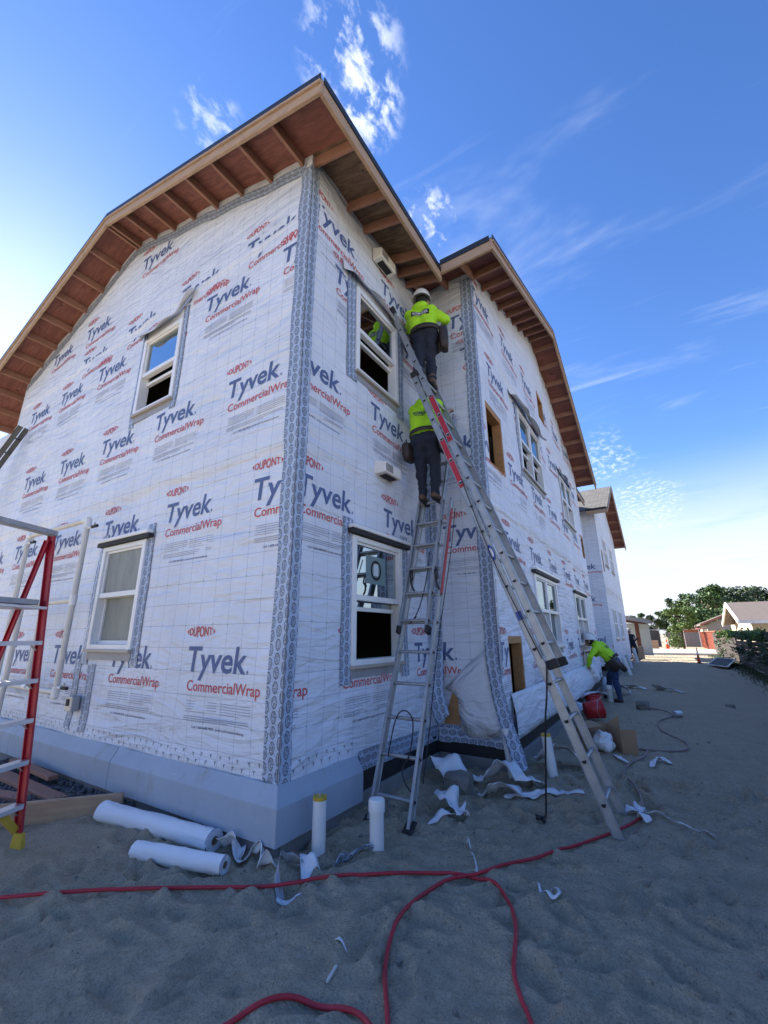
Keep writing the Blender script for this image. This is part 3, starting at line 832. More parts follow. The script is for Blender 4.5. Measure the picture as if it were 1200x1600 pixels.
def win_tape(w_, q, l=True, r=True, wd=0.115, up=0.17, dn=0.16, ph=0.0):
    u0, u1, z0, z1 = q
    if l: tape(w_, (u0 - wd / 2 + 0.01, z0 - dn), (u0 - wd / 2 + 0.01, z1 + up), wd, ph=ph)
    if r: tape(w_, (u1 + wd / 2 - 0.01, z0 - dn), (u1 + wd / 2 - 0.01, z1 + up), wd, ph=ph + 0.37)
win_tape(WS, WIN_S[0], ph=0.2); win_tape(WS, WIN_S[1], ph=0.6, wd=0.15)
win_tape(WE, WIN_E[0], ph=1.2, wd=0.19); win_tape(WE, WIN_E[1], ph=1.9, wd=0.165)
for q in WIN_B[:2]: win_tape(WBE, q, l=True, r=False, ph=2.2, wd=0.10)

# ---- windows
def wbox(mb, w_, u0, u1, z0, z1, o0, o1):
    F = w_.flat
    mb.hexa([F(u0, z0, o0), F(u1, z0, o0), F(u1, z0, o1), F(u0, z0, o1), F(u0, z1, o0), F(u1, z1, o0), F(u1, z1, o1), F(u0, z1, o1)])
    return mb
def window(w_, q, lift=None, pair=False, film=False, fr=0.055, sticker=False):
    u0, u1, z0, z1 = q
    f = MB()
    D0, D1 = -0.10, 0.030
    wbox(f, w_, u0 - 0.012, u0 + fr, z0, z1, D0, D1); wbox(f, w_, u1 - fr, u1 + 0.012, z0, z1, D0, D1)
    wbox(f, w_, u0 + fr, u1 - fr, z1 - fr, z1, D0, D1 - 0.002); wbox(f, w_, u0 + fr, u1 - fr, z0, z0 + fr, D0, D1 - 0.002)
    o = f.build('window', M['vinyl'], house, bevel=0.004)
    nose = MB(); wbox(nose, w_, u0 - 0.02, u1 + 0.02, z0 - 0.028, z0 + 0.004, 0.0, 0.052)
    nose.build('sill', M['tan'], o, bevel=0.003)
    fl = MB(); wbox(fl, w_, u0 - 0.01, u1 + 0.01, z0 - 0.11, z0 - 0.03, 0.0, 0.013)
    fl.build('sill_flashing', M['sill'], o)
    zm = (z0 + z1) / 2 + 0.01
    mids = [(u0 + fr, u1 - fr)]
    if pair:
        um = (u0 + u1) / 2
        mids = [(u0 + fr, um - 0.035), (um + 0.035, u1 - fr)]
        mu = MB(); wbox(mu, w_, um - 0.035, um + 0.035, z0 + fr, z1 - fr, D0, 0.022); mu.build('mullion', M['vinyl'], o, bevel=0.003)
    for k, (a, b) in enumerate(mids):
        s_ = MB(); r_ = 0.028
        wbox(s_, w_, a, b, zm - 0.028, zm + 0.028, -0.05, 0.016)
        wbox(s_, w_, a, a + r_, zm + 0.028, z1 - fr, -0.045, 0.005); wbox(s_, w_, b - r_, b, zm + 0.028, z1 - fr, -0.045, 0.005)
        wbox(s_, w_, a + r_, b - r_, z1 - fr - r_, z1 - fr, -0.045, 0.005)
        s_.build('upper_sash', M['vinyl'], o, bevel=0.002)
        g = MB(); wbox(g, w_, a + r_, b - r_, zm + 0.028, z1 - fr - r_, -0.022, -0.016); g.build('pane', M['film'] if film else M['glass'], o)
        up = (lift if not isinstance(lift, (list, tuple)) else lift[k]) or 0.0
        lz0 = z0 + fr + up
        lz1 = zm - 0.03 + up
        s_ = MB()
        wbox(s_, w_, a, b, lz0, lz0 + 0.042, -0.098, -0.052)
        wbox(s_, w_, a, a + r_ + 0.004, lz0 + 0.042, lz1, -0.098, -0.052); wbox(s_, w_, b - r_ - 0.004, b, lz0 + 0.042, lz1, -0.098, -0.052)
        wbox(s_, w_, a, b, lz1, lz1 + 0.03, -0.098, -0.052)
        s_.build('lower_sash', M['vinyl'], o, bevel=0.002)
        g = MB(); wbox(g, w_, a + r_, b - r_, lz0 + 0.04, lz1, -0.078, -0.072); g.build('pane', M['film'] if film else M['glass'], o)
    if sticker:
        F = w_.flat
        cu, cz_ = u0 + 0.46, (zm + z1) / 2
        st = MB(); wbox(st, w_, cu - 0.19, cu + 0.19, cz_ - 0.15, cz_ + 0.15, -0.0155, -0.0145); st.build('sticker', M['sticker'], o)
        rg = MB()
        n = 28
        vs_, fs = [], []
        for i in range(n):
            an = 2 * math.pi * i / n
            for rr in (0.075, 0.105): vs_.append(F(cu + rr * math.cos(an), cz_ + rr * math.sin(an) * 1.05, -0.0135))
        fs = [(2 * i, 2 * i + 1, (2 * i + 3) % (2 * n), (2 * i + 2) % (2 * n)) for i in range(n)]
        rg.add(vs_, fs)
        rg.build('sticker_print', M['hole'], o)
        ctr = MB(); wbox(ctr, w_, cu - 0.045, cu + 0.045, cz_ - 0.06, cz_ + 0.07, -0.0142, -0.0128); ctr.build('sticker_print', M['sticker_light'], o)
    return o
window(WS, WIN_S[0], lift=0.42); window(WS, WIN_S[1], film=True)
window(WE, WIN_E[0], lift=0.44); window(WE, WIN_E[1], lift=0.46, sticker=True)
for q, l in zip(WIN_B, ((0.4, 0.4), (0.05, 0.05), (0, 0), (0.3, 0))): window(WBE, q, lift=l, pair=True)
for q in WIN_B2: window(WB2E, q, lift=(0, 0), pair=True)
# framed holes that still wait for a vent or window: bare studs
for w_, q in [(WBE, q) for q in OPEN_B] + [(WB2E, q) for q in OPEN_B2]:
    u0, u1, z0, z1 = q
    f = MB()
    wbox(f, w_, u0 - 0.02, u0 + 0.035, z0, z1, -0.14, -0.004); wbox(f, w_, u1 - 0.035, u1 + 0.02, z0, z1, -0.14, -0.004)
    wbox(f, w_, u0 + 0.035, u1 - 0.035, z1 - 0.09, z1 + 0.015, -0.14, -0.004); wbox(f, w_, u0 + 0.035, u1 - 0.035, z0 - 0.015, z0 + 0.035, -0.14, -0.004)
    f.build('rough_opening', M['osb'], house)
# loose head flaps over the upper windows and metal head flashing over the lower ones
def head_flap(w_, u0, u1, z, drop=0.17, out=0.075, horn=0.0, seed=1):
    n = 24; k = 5
    us = np.linspace(u0, u1, n + 1)
    rows = []
    for j in range(k + 1):
        t = j / k
        zz = z + (0.30 * horn * np.clip((us - u0) / (u1 - u0) - 0.72, 0, 1) / 0.28) - drop * t * (1 - 0.25 * np.sin((us - u0) * 5 + seed))
        off = 0.012 + out * t * t * (0.6 + 0.8 * (vnoise(us * 4, us * 0 + seed, seed) + 0.5)) * np.clip((us - u0) / 0.1, 0.2, 1)
        rows.append(w_.map(us, zz, off))
    mb = MB(); mb.grid(np.array(rows), np.stack([np.tile(us, (k + 1, 1)), np.tile(np.linspace(0, 0.2, k + 1)[:, None], (1, n + 1))], -1))
    o = mb.build('wrap_flap', M['wrap_plain'], house, smooth=True)
    so_ = o.modifiers.new('thick', 'SOLIDIFY'); so_.thickness = 0.003
    return o
head_flap(WS, -3.16, -1.97, 5.72, 0.15, 0.10, horn=0.75, seed=3)
head_flap(WE, 0.58, 2.02, 5.80, 0.14, 0.09, horn=-0.3, seed=5)
head_flap(WBE, 4.35, 6.6, 5.76, 0.16, 0.12, seed=7); head_flap(WBE, 8.2, 10.2, 5.62, 0.14, 0.11, seed=9)
def head_trim(w_, u0, u1, z):
    mb = MB()
    wbox(mb, w_, u0, u1, z + 0.012, z + 0.055, 0.002, 0.085)
    o = mb.build('head_flashing', M['vinyl'], house, bevel=0.006)
    m2 = MB(); wbox(m2, w_, u0 - 0.012, u1 + 0.012, z - 0.035, z + 0.010, 0.002, 0.070); m2.build('head_underside', M['rubber'], o)  # dark strip along the underside of the head flashing
head_trim(WS, -3.26, -2.14, 2.60); head_trim(WE, 0.78, 1.95, 2.525); head_trim(WBE, 4.66, 6.55, 2.51); head_trim(WBE, 8.4, 10.2, 2.47)

# ---- loose wrap at the foot of the bay corner and along the bay
def sheet(name, m, P, parent=None, uvs=1.0, thick=0.002, sub=1):
    P = np.array(P, float)
    r, c = P.shape[:2]
    J, I = np.meshgrid(np.linspace(0, 1, c), np.linspace(0, 1, r))
    ua, ub = uvs if isinstance(uvs, tuple) else (uvs, uvs)
    mb = MB(); mb.grid(P, np.stack([J * ua, I * ub], -1))
    o = mb.build(name, M[m], parent, smooth=True)
    if sub:
        sb = o.modifiers.new('sub', 'SUBSURF'); sb.levels = sub; sb.render_levels = sub
    sd = o.modifiers.new('thick', 'SOLIDIFY'); sd.thickness = thick
    return o
# white triangle peeled back from the bay's south face, bare sheathing behind it
bare = MB()
bare.add([WBS.flat(0.10, 0.46, 0.016), WBS.flat(0.34, 0.46, 0.016), WBS.flat(0.34, 0.80, 0.016), WBS.flat(0.22, 0.80, 0.016)], [(0, 1, 2, 3)])
bare.build('bare_sheathing', M['osb'], house)
sheet('wrap_flap', 'wrap_plain', [[WBS.flat(u, z, 0.018 + (o - 0.018) * 0.42) for u, z, o in row] for row in (
    ((0.14, 0.86, 0.020), (0.26, 0.98, 0.022), (0.40, 1.10, 0.022), (0.54, 1.22, 0.022), (0.70, 1.34, 0.022)),
    ((0.25, 0.80, 0.030), (0.32, 0.86, 0.060), (0.44, 0.95, 0.045), (0.58, 1.02, 0.050), (0.74, 1.08, 0.030)),
    ((0.30, 0.76, 0.035), (0.38, 0.74, 0.055), (0.49, 0.80, 0.075), (0.61, 0.80, 0.050), (0.77, 0.84, 0.045)),
    ((0.31, 0.60, 0.040), (0.41, 0.56, 0.075), (0.52, 0.58, 0.060), (0.65, 0.57, 0.085), (0.80, 0.62, 0.050)),
    ((0.33, 0.42, 0.045), (0.43, 0.36, 0.065), (0.55, 0.35, 0.085), (0.68, 0.36, 0.075), (0.83, 0.42, 0.060)))], house, 0.8, sub=0)
# tape hanging off the inner corner and off the bay corner
def hang_tape(cl, wid, ph):
    """cl: centre line points with across-vectors"""
    P = catmull([Vector(p) for p, _ in cl], 6); A = catmull([Vector(a) for _, a in cl], 6)
    L = np.concatenate([[0], np.cumsum([(P[i + 1] - P[i]).length for i in range(len(P) - 1)])])
    rows = [[tuple(p + a.normalized() * wid * (k / 4 - 0.5) + Vector((0, -0.006 * math.sin(k * 1.6 + i * 0.5), 0))) for i, (p, a) in enumerate(zip(P, A))] for k in range(5)]
    mb = MB(); mb.grid(np.array(rows), np.stack([np.tile(L + ph, (5, 1)), np.tile(np.linspace(0, wid, 5)[:, None] + 0.5, (1, len(P)))], -1))
    o = mb.build('loose_tape', M['tape'], house, smooth=True)
    sd = o.modifiers.new('thick', 'SOLIDIFY'); sd.thickness = 0.0015
hang_tape((((0.045, 2.58, 1.30), (1, 0.3, 0)), ((0.055, 2.53, 1.08), (1, 0.3, 0)), ((0.075, 2.46, 0.86), (1, 0.35, 0.1)), ((0.13, 2.42, 0.68), (0.9, 0.2, 0.4)), ((0.20, 2.40, 0.54), (0.75, 0.1, 0.65))), 0.20, 0.2)
hang_tape((((0.755, 2.615, 1.40), (1, 0.1, 0)), ((0.775, 2.60, 1.10), (1, 0.1, 0)), ((0.83, 2.56, 0.80), (1, 0.1, 0.1)), ((0.93, 2.49, 0.50), (1, 0.2, 0.2)), ((1.03, 2.42, 0.25), (0.9, 0.4, 0.3)), ((1.07, 2.39, 0.13), (0.9, 0.5, 0.3))), 0.15, 0.7)
# skirt of wrap hanging loose along the bay's lower edge
rows = []
ys_ = np.linspace(2.95, 9.8, 40)
for j in range(9):
    t = j / 8
    belly = 0.05 + 0.10 * np.clip((ys_ - 3.5) / 4.5, 0, 1) ** 1.5
    out = 0.020 + belly * np.sin(t * 2.2) * (0.8 + 0.5 * vnoise(ys_ * 1.2, ys_ * 0 + j * 0.35, 3)) + 0.012 * vnoise(ys_ * 3, ys_ * 0 + j, 6) * t
    zz = 0.80 - 0.50 * t + 0.05 * np.clip((ys_ - 6) / 3.5, 0, 1) * t
    rows.append(np.stack([BX + out, ys_, zz], -1))
sheet('wrap_flap', 'wrap_plain', np.array(rows), house, (6.8, 0.55), sub=0)

# ---- wall vents
def vent(w_, u, z, w2=0.235, h2=0.10, d=0.13):
    mb = MB()
    F = w_.flat
    mb.hexa([F(u - w2, z - h2, 0.012), F(u + w2, z - h2, 0.012), F(u + w2 * 0.9, z - h2 * 0.9, d), F(u - w2 * 0.9, z - h2 * 0.9, d),
             F(u - w2, z + h2, 0.012), F(u + w2, z + h2, 0.012), F(u + w2 * 0.9, z + h2 * 0.6, d), F(u - w2 * 0.9, z + h2 * 0.6, d)])
    o = mb.build('wall_vent', M['trim'], house, bevel=0.008)
    sl_ = MB()
    for k in range(6):
        uu = u - w2 * 0.82 + k * 0.026
        wbox(sl_, w_, uu, uu + 0.013, z - h2 * 0.7, z + h2 * 0.4, d - 0.004, d + 0.002)
    sl_.build('louvre', M['hole'], o)
    un = MB(); wbox(un, w_, u - w2 * 0.6, u + w2 * 0.6, z - h2 - 0.002, z - h2 + 0.004, 0.03, d - 0.03); un.build('louvre', M['hole'], o)
vent(WE, 1.40, 6.42, 0.20, 0.10, 0.15); vent(WE, 1.43, 3.35, 0.20, 0.085, 0.16)

# ---- printed lettering on the wrap
dg = bpy.context.evaluated_depsgraph_get
_txt = {}
def text2d(s, bold=0.0, shear=0.0):
    key = (s, bold, shear)
    if key in _txt: return _txt[key]
    cu = bpy.data.curves.new('print_text', 'FONT')
    cu.body = s; cu.size = 1.0; cu.offset = bold; cu.shear = shear; cu.resolution_u = 3
    o = bpy.data.objects.new('print_text', cu)
    COL.objects.link(o)
    bpy.context.view_layer.update()
    me = bpy.data.meshes.new_from_object(o.evaluated_get(dg()))
    v = np.array([(p.co.x, p.co.y) for p in me.vertices]); f = [tuple(p.vertices) for p in me.polygons]
    bpy.data.objects.remove(o); bpy.data.curves.remove(cu); bpy.data.meshes.remove(me)
    _txt[key] = (v, f)
    return _txt[key]
class Print:
    def __init__(s): s.d = {}
    def add(s, ink, v, f):
        V, Fc = s.d.setdefault(ink, ([], []))
        b = len(V); V += [tuple(p) for p in v]; Fc += [tuple(i + b for i in q) for q in f]
    def text(s, ink, body, u, z, width, cap, bold=0.0, fn=None, shear=0.0):
        v, f = text2d(body, bold, shear)
        v = v.copy(); v[:, 0] -= v[:, 0].min()
        capv, _ = text2d('T', bold)
        v[:, 0] *= width / v[:, 0].max(); v[:, 1] *= cap / capv[:, 1].max()
        if fn is not None: v = fn(v)
        s.add(ink, v + np.array([u, z]), f)
    def rect(s, ink, u0, z0, u1, z1): s.add(ink, [(u0, z0), (u1, z0), (u1, z1), (u0, z1)], [(0, 1, 2, 3)])
def oval(v):
    w = v[:, 0].max(); x = (v[:, 0] / w - 0.5) * 2
    k = 1.0 - 0.42 * x ** 2
    v = v.copy(); m = 0.045
    v[:, 1] = m + (v[:, 1] - m) * k
    return v
def block(p, u, z, fine=True, top_only=False):
    """one repeat of the printed logo; u = left of the big word, z = its baseline"""
    p.text('ink_red', 'DUPONT', u - 0.015, z + 0.30, 0.33, 0.095, 0.022, oval)
    for sg, uu in ((-1, u - 0.028), (1, u + 0.328)):
        p.add('ink_red', [(uu, z + 0.318), (uu + sg * 0.026, z + 0.345), (uu, z + 0.372)], [(0, 1, 2)] if sg > 0 else [(0, 2, 1)])
    p.text('ink_blue', 'Tyvek', u, z, 0.80, 0.215, 0.018, shear=0.08)
    p.text('ink_blue', '.', u + 0.815, z, 0.018, 0.18, 0.0)
    p.text('ink_red', 'CommercialWrap', u + 0.03, z - 0.165, 0.97, 0.088, 0.010)
    if fine:
        for r_ in range(5):
            for c_ in range(2):
                p.rect('ink_grey', u + 0.06 + c_ * 0.44, z - 0.252 - r_ * 0.021, u + 0.06 + c_ * 0.44 + (0.40 if r_ < 4 else 0.26), z - 0.247 - r_ * 0.021)
        for r_ in range(3):
            p.rect('ink_grey', u + 0.05, z - 0.372 - r_ * 0.017, u + (0.88 if r_ < 2 else 0.62), z - 0.3665 - r_ * 0.017)
        p.text('ink_dark', 'Call 1-800-448-9835  tyvek.com/commercialwrap', u + 0.17, z - 0.462, 0.66, 0.020, 0.004)
def emit(p, w_, off=0.0035, clips=(), lim=None):
    lu0, lu1 = lim if lim else (w_.u0 + 0.004, w_.u1 - 0.004)
    for ink, (V, Fc) in p.d.items():
        bm = bmesh.new()
        vs_ = [bm.verts.new((a, b, 0)) for a, b in V]
        for f in Fc:
            try: bm.faces.new([vs_[i] for i in f])
            except ValueError: pass
        def cut(co, no, clear=False):
            bmesh.ops.bisect_plane(bm, geom=bm.verts[:] + bm.edges[:] + bm.faces[:], plane_co=co, plane_no=no, clear_outer=clear, dist=1e-6)
        cut((lu0, 0, 0), (-1, 0, 0), True); cut((lu1, 0, 0), (1, 0, 0), True)
        for (a, b, c, e) in list(w_.holes) + list(clips):
            cut((a, 0, 0), (1, 0, 0)); cut((b, 0, 0), (1, 0, 0)); cut((0, c, 0), (0, 1, 0)); cut((0, e, 0), (0, 1, 0))
            dead = [f for f in bm.faces if a < f.calc_center_median().x < b and c < f.calc_center_median().y < e]
            bmesh.ops.delete(bm, geom=dead, context='FACES')
        for f in [f for f in bm.faces if f.calc_center_median().y > w_.top(f.calc_center_median().x) - 0.03]: bm.faces.remove(f)
        bmesh.ops.triangulate(bm, faces=[f for f in bm.faces if len(f.verts) > 4])
        co = np.array([v.co[:2] for v in bm.verts]) if bm.verts else np.zeros((0, 2))
        if len(co) == 0: bm.free(); continue
        P = w_.map(co[:, 0], co[:, 1], off)
        for v, q in zip(bm.verts, P): v.co = q
        me = bpy.data.meshes.new('printed_lettering')
        bm.to_mesh(me); bm.free()
        me.materials.append(M[ink])
        o = bpy.data.objects.new('printed_lettering', me)
        COL.objects.link(o); adopt(o, house); tag(o, kind='stuff')
def staples(p, u0, u1, zf):
    u = u0
    while u < u1:
        for k, dz in enumerate((0.0, 0.055)):
            uu = u + k * 0.055 + random.uniform(-0.012, 0.012); zz = zf(uu) + dz + random.uniform(-0.008, 0.008)
            p.text('ink_dark', 'Y', uu, zz, 0.030, 0.028, 0.01, shear=random.uniform(-0.3, 0.3))
        u += 0.115
pS = Print()
for z, us in ((1.19, (-1.24, -2.66, -4.07, -5.48, -6.9)), (2.70, (-0.51, -1.94, -3.33, -4.75, -6.15, -7.5)), (3.96, (-1.08, -2.46, -3.80, -5.13, -6.5)),
              (5.38, (-0.36, -1.70, -3.05, -4.43, -5.75, -7.0)), (5.82, (-0.98, -2.30, -3.70, -5.1)), (7.10, (-3.60,)), (6.47, (-5.22, -6.55))):
    for u in us: block(pS, u, z, fine=(z < 5.5))
staples(pS, -7.2, -0.15, lambda u: 0.47)
emit(pS, WS, clips=[(-8, 0, 5.80, 5.93), (-8, 0, 5.62, 5.80) if False else (-8.0, -7.9, 0, 0.1), (-3.16, -2.0, 5.55, 5.72)])
pE = Print()
rowsE = ((1.19, (-0.72, 0.71, 2.12)), (2.70, (0.03, 1.44, 2.84)), (3.96, (-0.23, 1.17, 2.57)), (5.38, (0.45, 1.86, 3.25)), (5.98, (0.02, 1.42, 3.09)))
for z, us in rowsE:
    for u in us: block(pE, u, z)
staples(pE, 0.12, 0.9, lambda u: 0.49)
emit(pE, WE, clips=[(0.6, 2.0, 5.58, 5.8)])
pB = Print()
for z, us in rowsE:
    for u in us: block(pB, u - L1, z)
emit(pB, WBS, clips=[(0.0, 0.9, 0.3, 0.95)])
pF = Print()
for z, o in ((1.19, 0.3), (2.70, 0.9), (3.96, 0.1), (5.38, 0.75), (6.55, 0.3)):
    for k in range(7): block(pF, 2.4 + o + 1.41 * k, z, fine=(k < 3))
emit(pF, WBE)
p2 = Print()
for z, u in ((1.19, -0.1), (2.70, -0.35), (3.96, -0.2)): block(p2, u, z, False)
emit(p2, WB2S)

# ------------------------------------------------------------------ ladders
def extrude(mb, prof, p0, p1, ax, ay):
    n = len(prof)
    a = [Vector(p0) + Vector(ax) * x + Vector(ay) * y for x, y in prof]; b = [Vector(p1) + Vector(ax) * x + Vector(ay) * y for x, y in prof]
    mb.add(a + b, [tuple(range(n)), tuple(range(2 * n - 1, n - 1, -1))] + [(i, n + i, n + (i + 1) % n, (i + 1) % n) for i in range(n)])
    return mb
def ibeam(w, d, t=0.006, g=0.007):
    """I section: w across (rail thickness), d deep"""
    w, d = w / 2, d / 2
    return [(-w, -d), (w, -d), (w, -d + g), (t, -d + g), (t, d - g), (w, d - g), (w, d), (-w, d), (-w, d - g), (-t, d - g), (-t, -d + g), (-w, -d + g)]
def disc(mb, c, n, r, flat=0.35, k=12, up=(0, 0, 1)):
    n = Vector(n).normalized(); u = Vector(up); a = u.cross(n).normalized(); b = n.cross(a)
    pts = []
    for i in range(k):
        an = 2 * math.pi * i / k
        y = min(math.sin(an), flat)
        pts.append(Vector(c) + a * math.cos(an) * r + b * y * r)
    mb.add(pts, [tuple(range(k))])
def section(root, A, d, wdir, n, s0, s1, wid, rail=(0.028, 0.074), ph=0.0, pitch=0.305, m='alu', sockets=True, rung_s=None):
    """one ladder section: two rails and its rungs; A = midpoint at s=0"""
    A, d, wdir, n = Vector(A), Vector(d).normalized(), Vector(wdir).normalized(), Vector(n).normalized()
    for sg in (-1, 1):
        mb = MB()
        extrude(mb, ibeam(*rail), A + wdir * sg * wid / 2 + d * s0, A + wdir * sg * wid / 2 + d * s1, wdir, n)
        mb.build('rail', M[m], root, bevel=0.0015)
    s = s0 + ph
    while s < s1 - 0.05:
        c = A + d * s
        r = MB(); r.tube([c - wdir * (wid / 2 - 0.002), c + wdir * (wid / 2 - 0.002)], 0.0165, 10)
        o = smooth_angle(r.build('rung', M[m], root))
        if sockets:
            for sg in (-1, 1):
                k = MB(); disc(k, c + wdir * sg * (wid / 2 + rail[0] / 2 + 0.001), wdir * sg, 0.0190, up=d)
                k.build('rung_end', M['hole'], o)
                ring = MB(); q = c + wdir * sg * (wid / 2 + 0.006)
                ring.tube([q, q + wdir * sg * (rail[0] / 2 - 0.006)], 0.0245, 12)
                smooth_angle(ring.build('rung_collar', M[m], o))
        s += pitch
# extension ladder against the east wall
dA = Vector((-0.3342, 0.0089, 0.9425)).normalized(); nA = Vector((0.9425, 0, 0.3342)); wA = Vector((0, 1, 0))
A0 = Vector((2.005, 1.574 + 0.225, 0.0))
ladA = thing('extension_ladder', 'long aluminium extension ladder with red painted rails leaning beside the corner window', 'ladder', A0)
section(ladA, A0, dA, wA, nA, -0.03, 4.95, 0.45, ph=0.257)
section(ladA, A0 + nA * 0.085, dA, wA, nA, 1.27, 6.10, 0.40, ph=0.20)
for s0, s1, o, w_ in ((3.22, 3.88, 0.0, 0.45), (3.82, 4.52, 0.085, 0.40)):
    p = MB()
    for sg in (-1,):
        c0 = A0 + nA * o + wA * sg * (w_ / 2 + 0.0085) + dA * s0; c1 = A0 + nA * o + wA * sg * (w_ / 2 + 0.0085) + dA * s1
        p.bar(c0, c1, 0.005, 0.066, nA)
    p.build('red_paint_band', M['redpaint'], ladA)
for s, w_, o in ((1.27, 0.40, 0.085), (4.93, 0.45, 0.02)):
    for sg in (-1, 1):
        MB().bar(A0 + nA * o + wA * sg * w_ / 2 + dA * (s - 0.03), A0 + nA * o + wA * sg * w_ / 2 + dA * (s + 0.05), 0.05, 0.10, nA).build('guide_bracket', M['rubber'], ladA, bevel=0.008)
for sg in (-1, 1):
    MB().bar(A0 + nA * 0.085 + wA * sg * 0.20 + dA * 6.06, A0 + nA * 0.085 + wA * sg * 0.20 + dA * 6.20, 0.05, 0.10, nA).build('rail_cap', M['rubber'], ladA, bevel=0.012)
lb = MB()
c = A0 - wA * 0.2415 + dA * 2.42
pts = [c + dA * 0.085 * math.cos(2 * math.pi * i / 20) + nA * 0.028 * math.sin(2 * math.pi * i / 20) for i in range(20)]
lb.add(pts, [tuple(range(20))]); lb.build('maker_sticker', M['blue'], ladA)
lb = MB(); pts = [p - wA * 0.001 + (c - p) * 0.42 for p in pts]; lb.add(pts, [tuple(range(20))]); lb.build('maker_sticker', M['white'], ladA)
lb = MB(); lb.bar(A0 - wA * 0.2415 + dA * 1.72, A0 - wA * 0.2415 + dA * 1.80, 0.002, 0.05, nA); lb.build('warning_sticker', M['blue'], ladA)
# ladder into the inner corner
dB = Vector((0, 0.3649, 0.9310)).normalized(); nB = Vector((0, -0.931, 0.365)); wB = Vector((1, 0, 0))
B0 = Vector((0.425, 0.83, 0.0))
ladB = thing('extension_ladder', 'narrow aluminium extension ladder standing in the inner corner behind the capped pipe', 'ladder', B0)
section(ladB, B0, dB, wB, nB, 0.02, 3.3, 0.375, ph=0.19)
B1 = Vector((0.360, 0.83, 0.0)) + nB * 0.02
def section_taper():
    section(ladB, Vector((0.40, 0.83, 0)) + nB * 0.045, (-0.012, 0.3649, 0.9310), wB, nB, 1.62, 4.78, 0.315, ph=0.12, rail=(0.026, 0.06))
section_taper()
for sg in (-1, 1):
    MB().bar(B0 + wB * sg * 0.1875 + Vector((0, -0.05, 0.012)), B0 + wB * sg * 0.1875 + Vector((0, 0.05, 0.07)), 0.085, 0.02, (0, 0, 1)).build('ladder_foot', M['rubber'], ladB, bevel=0.004)
    MB().bar(Vector((0.385 + sg * 0.165, 0.83, 0)) + nB * 0.035 + dB * 1.60, Vector((0.385 + sg * 0.165, 0.83, 0)) + nB * 0.035 + dB * 1.68, 0.04, 0.085, nB).build('guide_bracket', M['rubber'], ladB, bevel=0.006)
p = MB(); p.bar(B0 + wB * 0.204 + dB * 2.05, B0 + wB * 0.204 + dB * 3.15, 0.004, 0.05, nB); p.build('red_paint_band', M['redpaint'], ladB)
# ladder at the far left of the gable wall
ladC = thing('extension_ladder', 'dark ladder end leaning against the far left end of the gable wall', 'ladder', (-9.4, -1.5, 0))
dC = (Vector((-6.86, -0.12, 5.22)) - Vector((-9.4, -1.3, 0))).normalized(); wC = Vector((-0.93, 0.36, 0)); wC = (wC - dC * wC.dot(dC)).normalized(); nC = dC.cross(wC)
section(ladC, (-9.4, -1.3, 0), dC, wC, nC, 0.0, 5.93, 0.40, ph=0.2, sockets=False, m='dark_alu')

# red step ladder at the left edge
SF = Vector((-1.69, -0.91, 0)); q_ = Vector((-0.914, -0.407, 0)); ds_ = Vector((-0.407, 0.914, 0)); Zv = Vector((0, 0, 1))
stp = thing('step_ladder', 'red fibreglass step ladder with aluminium steps and yellow feet beside the gravel', 'ladder', SF)
def front(z, k):     # k=0 far rail, 1 near rail
    return SF + q_ * 0.27 * z / 2.38 + Zv * z - ds_ * k * (0.70 - 0.03 * z)
def rear(z, k):
    return SF + q_ * (0.80 - (0.80 - 0.27) * z / 2.38) + Zv * z - ds_ * (0.02 + k * (0.66 - 0.02 * z))
for k in (0, 1):
    sgn = ds_ * (1 if k == 0 else -1)
    mb = MB(); extrude(mb, [(-0.010, -0.033), (0.012, -0.033), (0.012, -0.026), (-0.004, -0.026), (-0.004, 0.026), (0.012, 0.026), (0.012, 0.033), (-0.010, 0.033)], front(0.10, k), front(2.36, k), -sgn, q_)
    mb.build('front_rail', M['fibre'], stp)
    mb = MB(); extrude(mb, [(-0.008, -0.023), (0.010, -0.023), (0.010, -0.018), (-0.003, -0.018), (-0.003, 0.018), (0.010, 0.018), (0.010, 0.023), (-0.008, 0.023)], rear(0.08, k), rear(2.32, k), -sgn, q_)
    mb.build('rear_rail', M['fibre'], stp)
    b = front(0.0, k)
    mb = MB(); mb.hexa([b + q_ * x + sgn * y + Zv * z for x, y, z in ((-0.056, -0.024, 0.0), (0.044, -0.024, 0.0), (0.044, 0.024, 0.0), (-0.056, 0.024, 0.0), (-0.038, -0.016, 0.115), (0.038, -0.016, 0.115), (0.038, 0.016, 0.115), (-0.038, 0.016, 0.115))])
    mb.build('rubber_foot', M['yellow'], stp, bevel=0.006)
    mb = MB(); mb.bar(front(0.13, k) - sgn * 0.02, front(0.27, k) - sgn * 0.14, 0.05, 0.012, q_); mb.build('foot_brace', M['yellow'], stp)
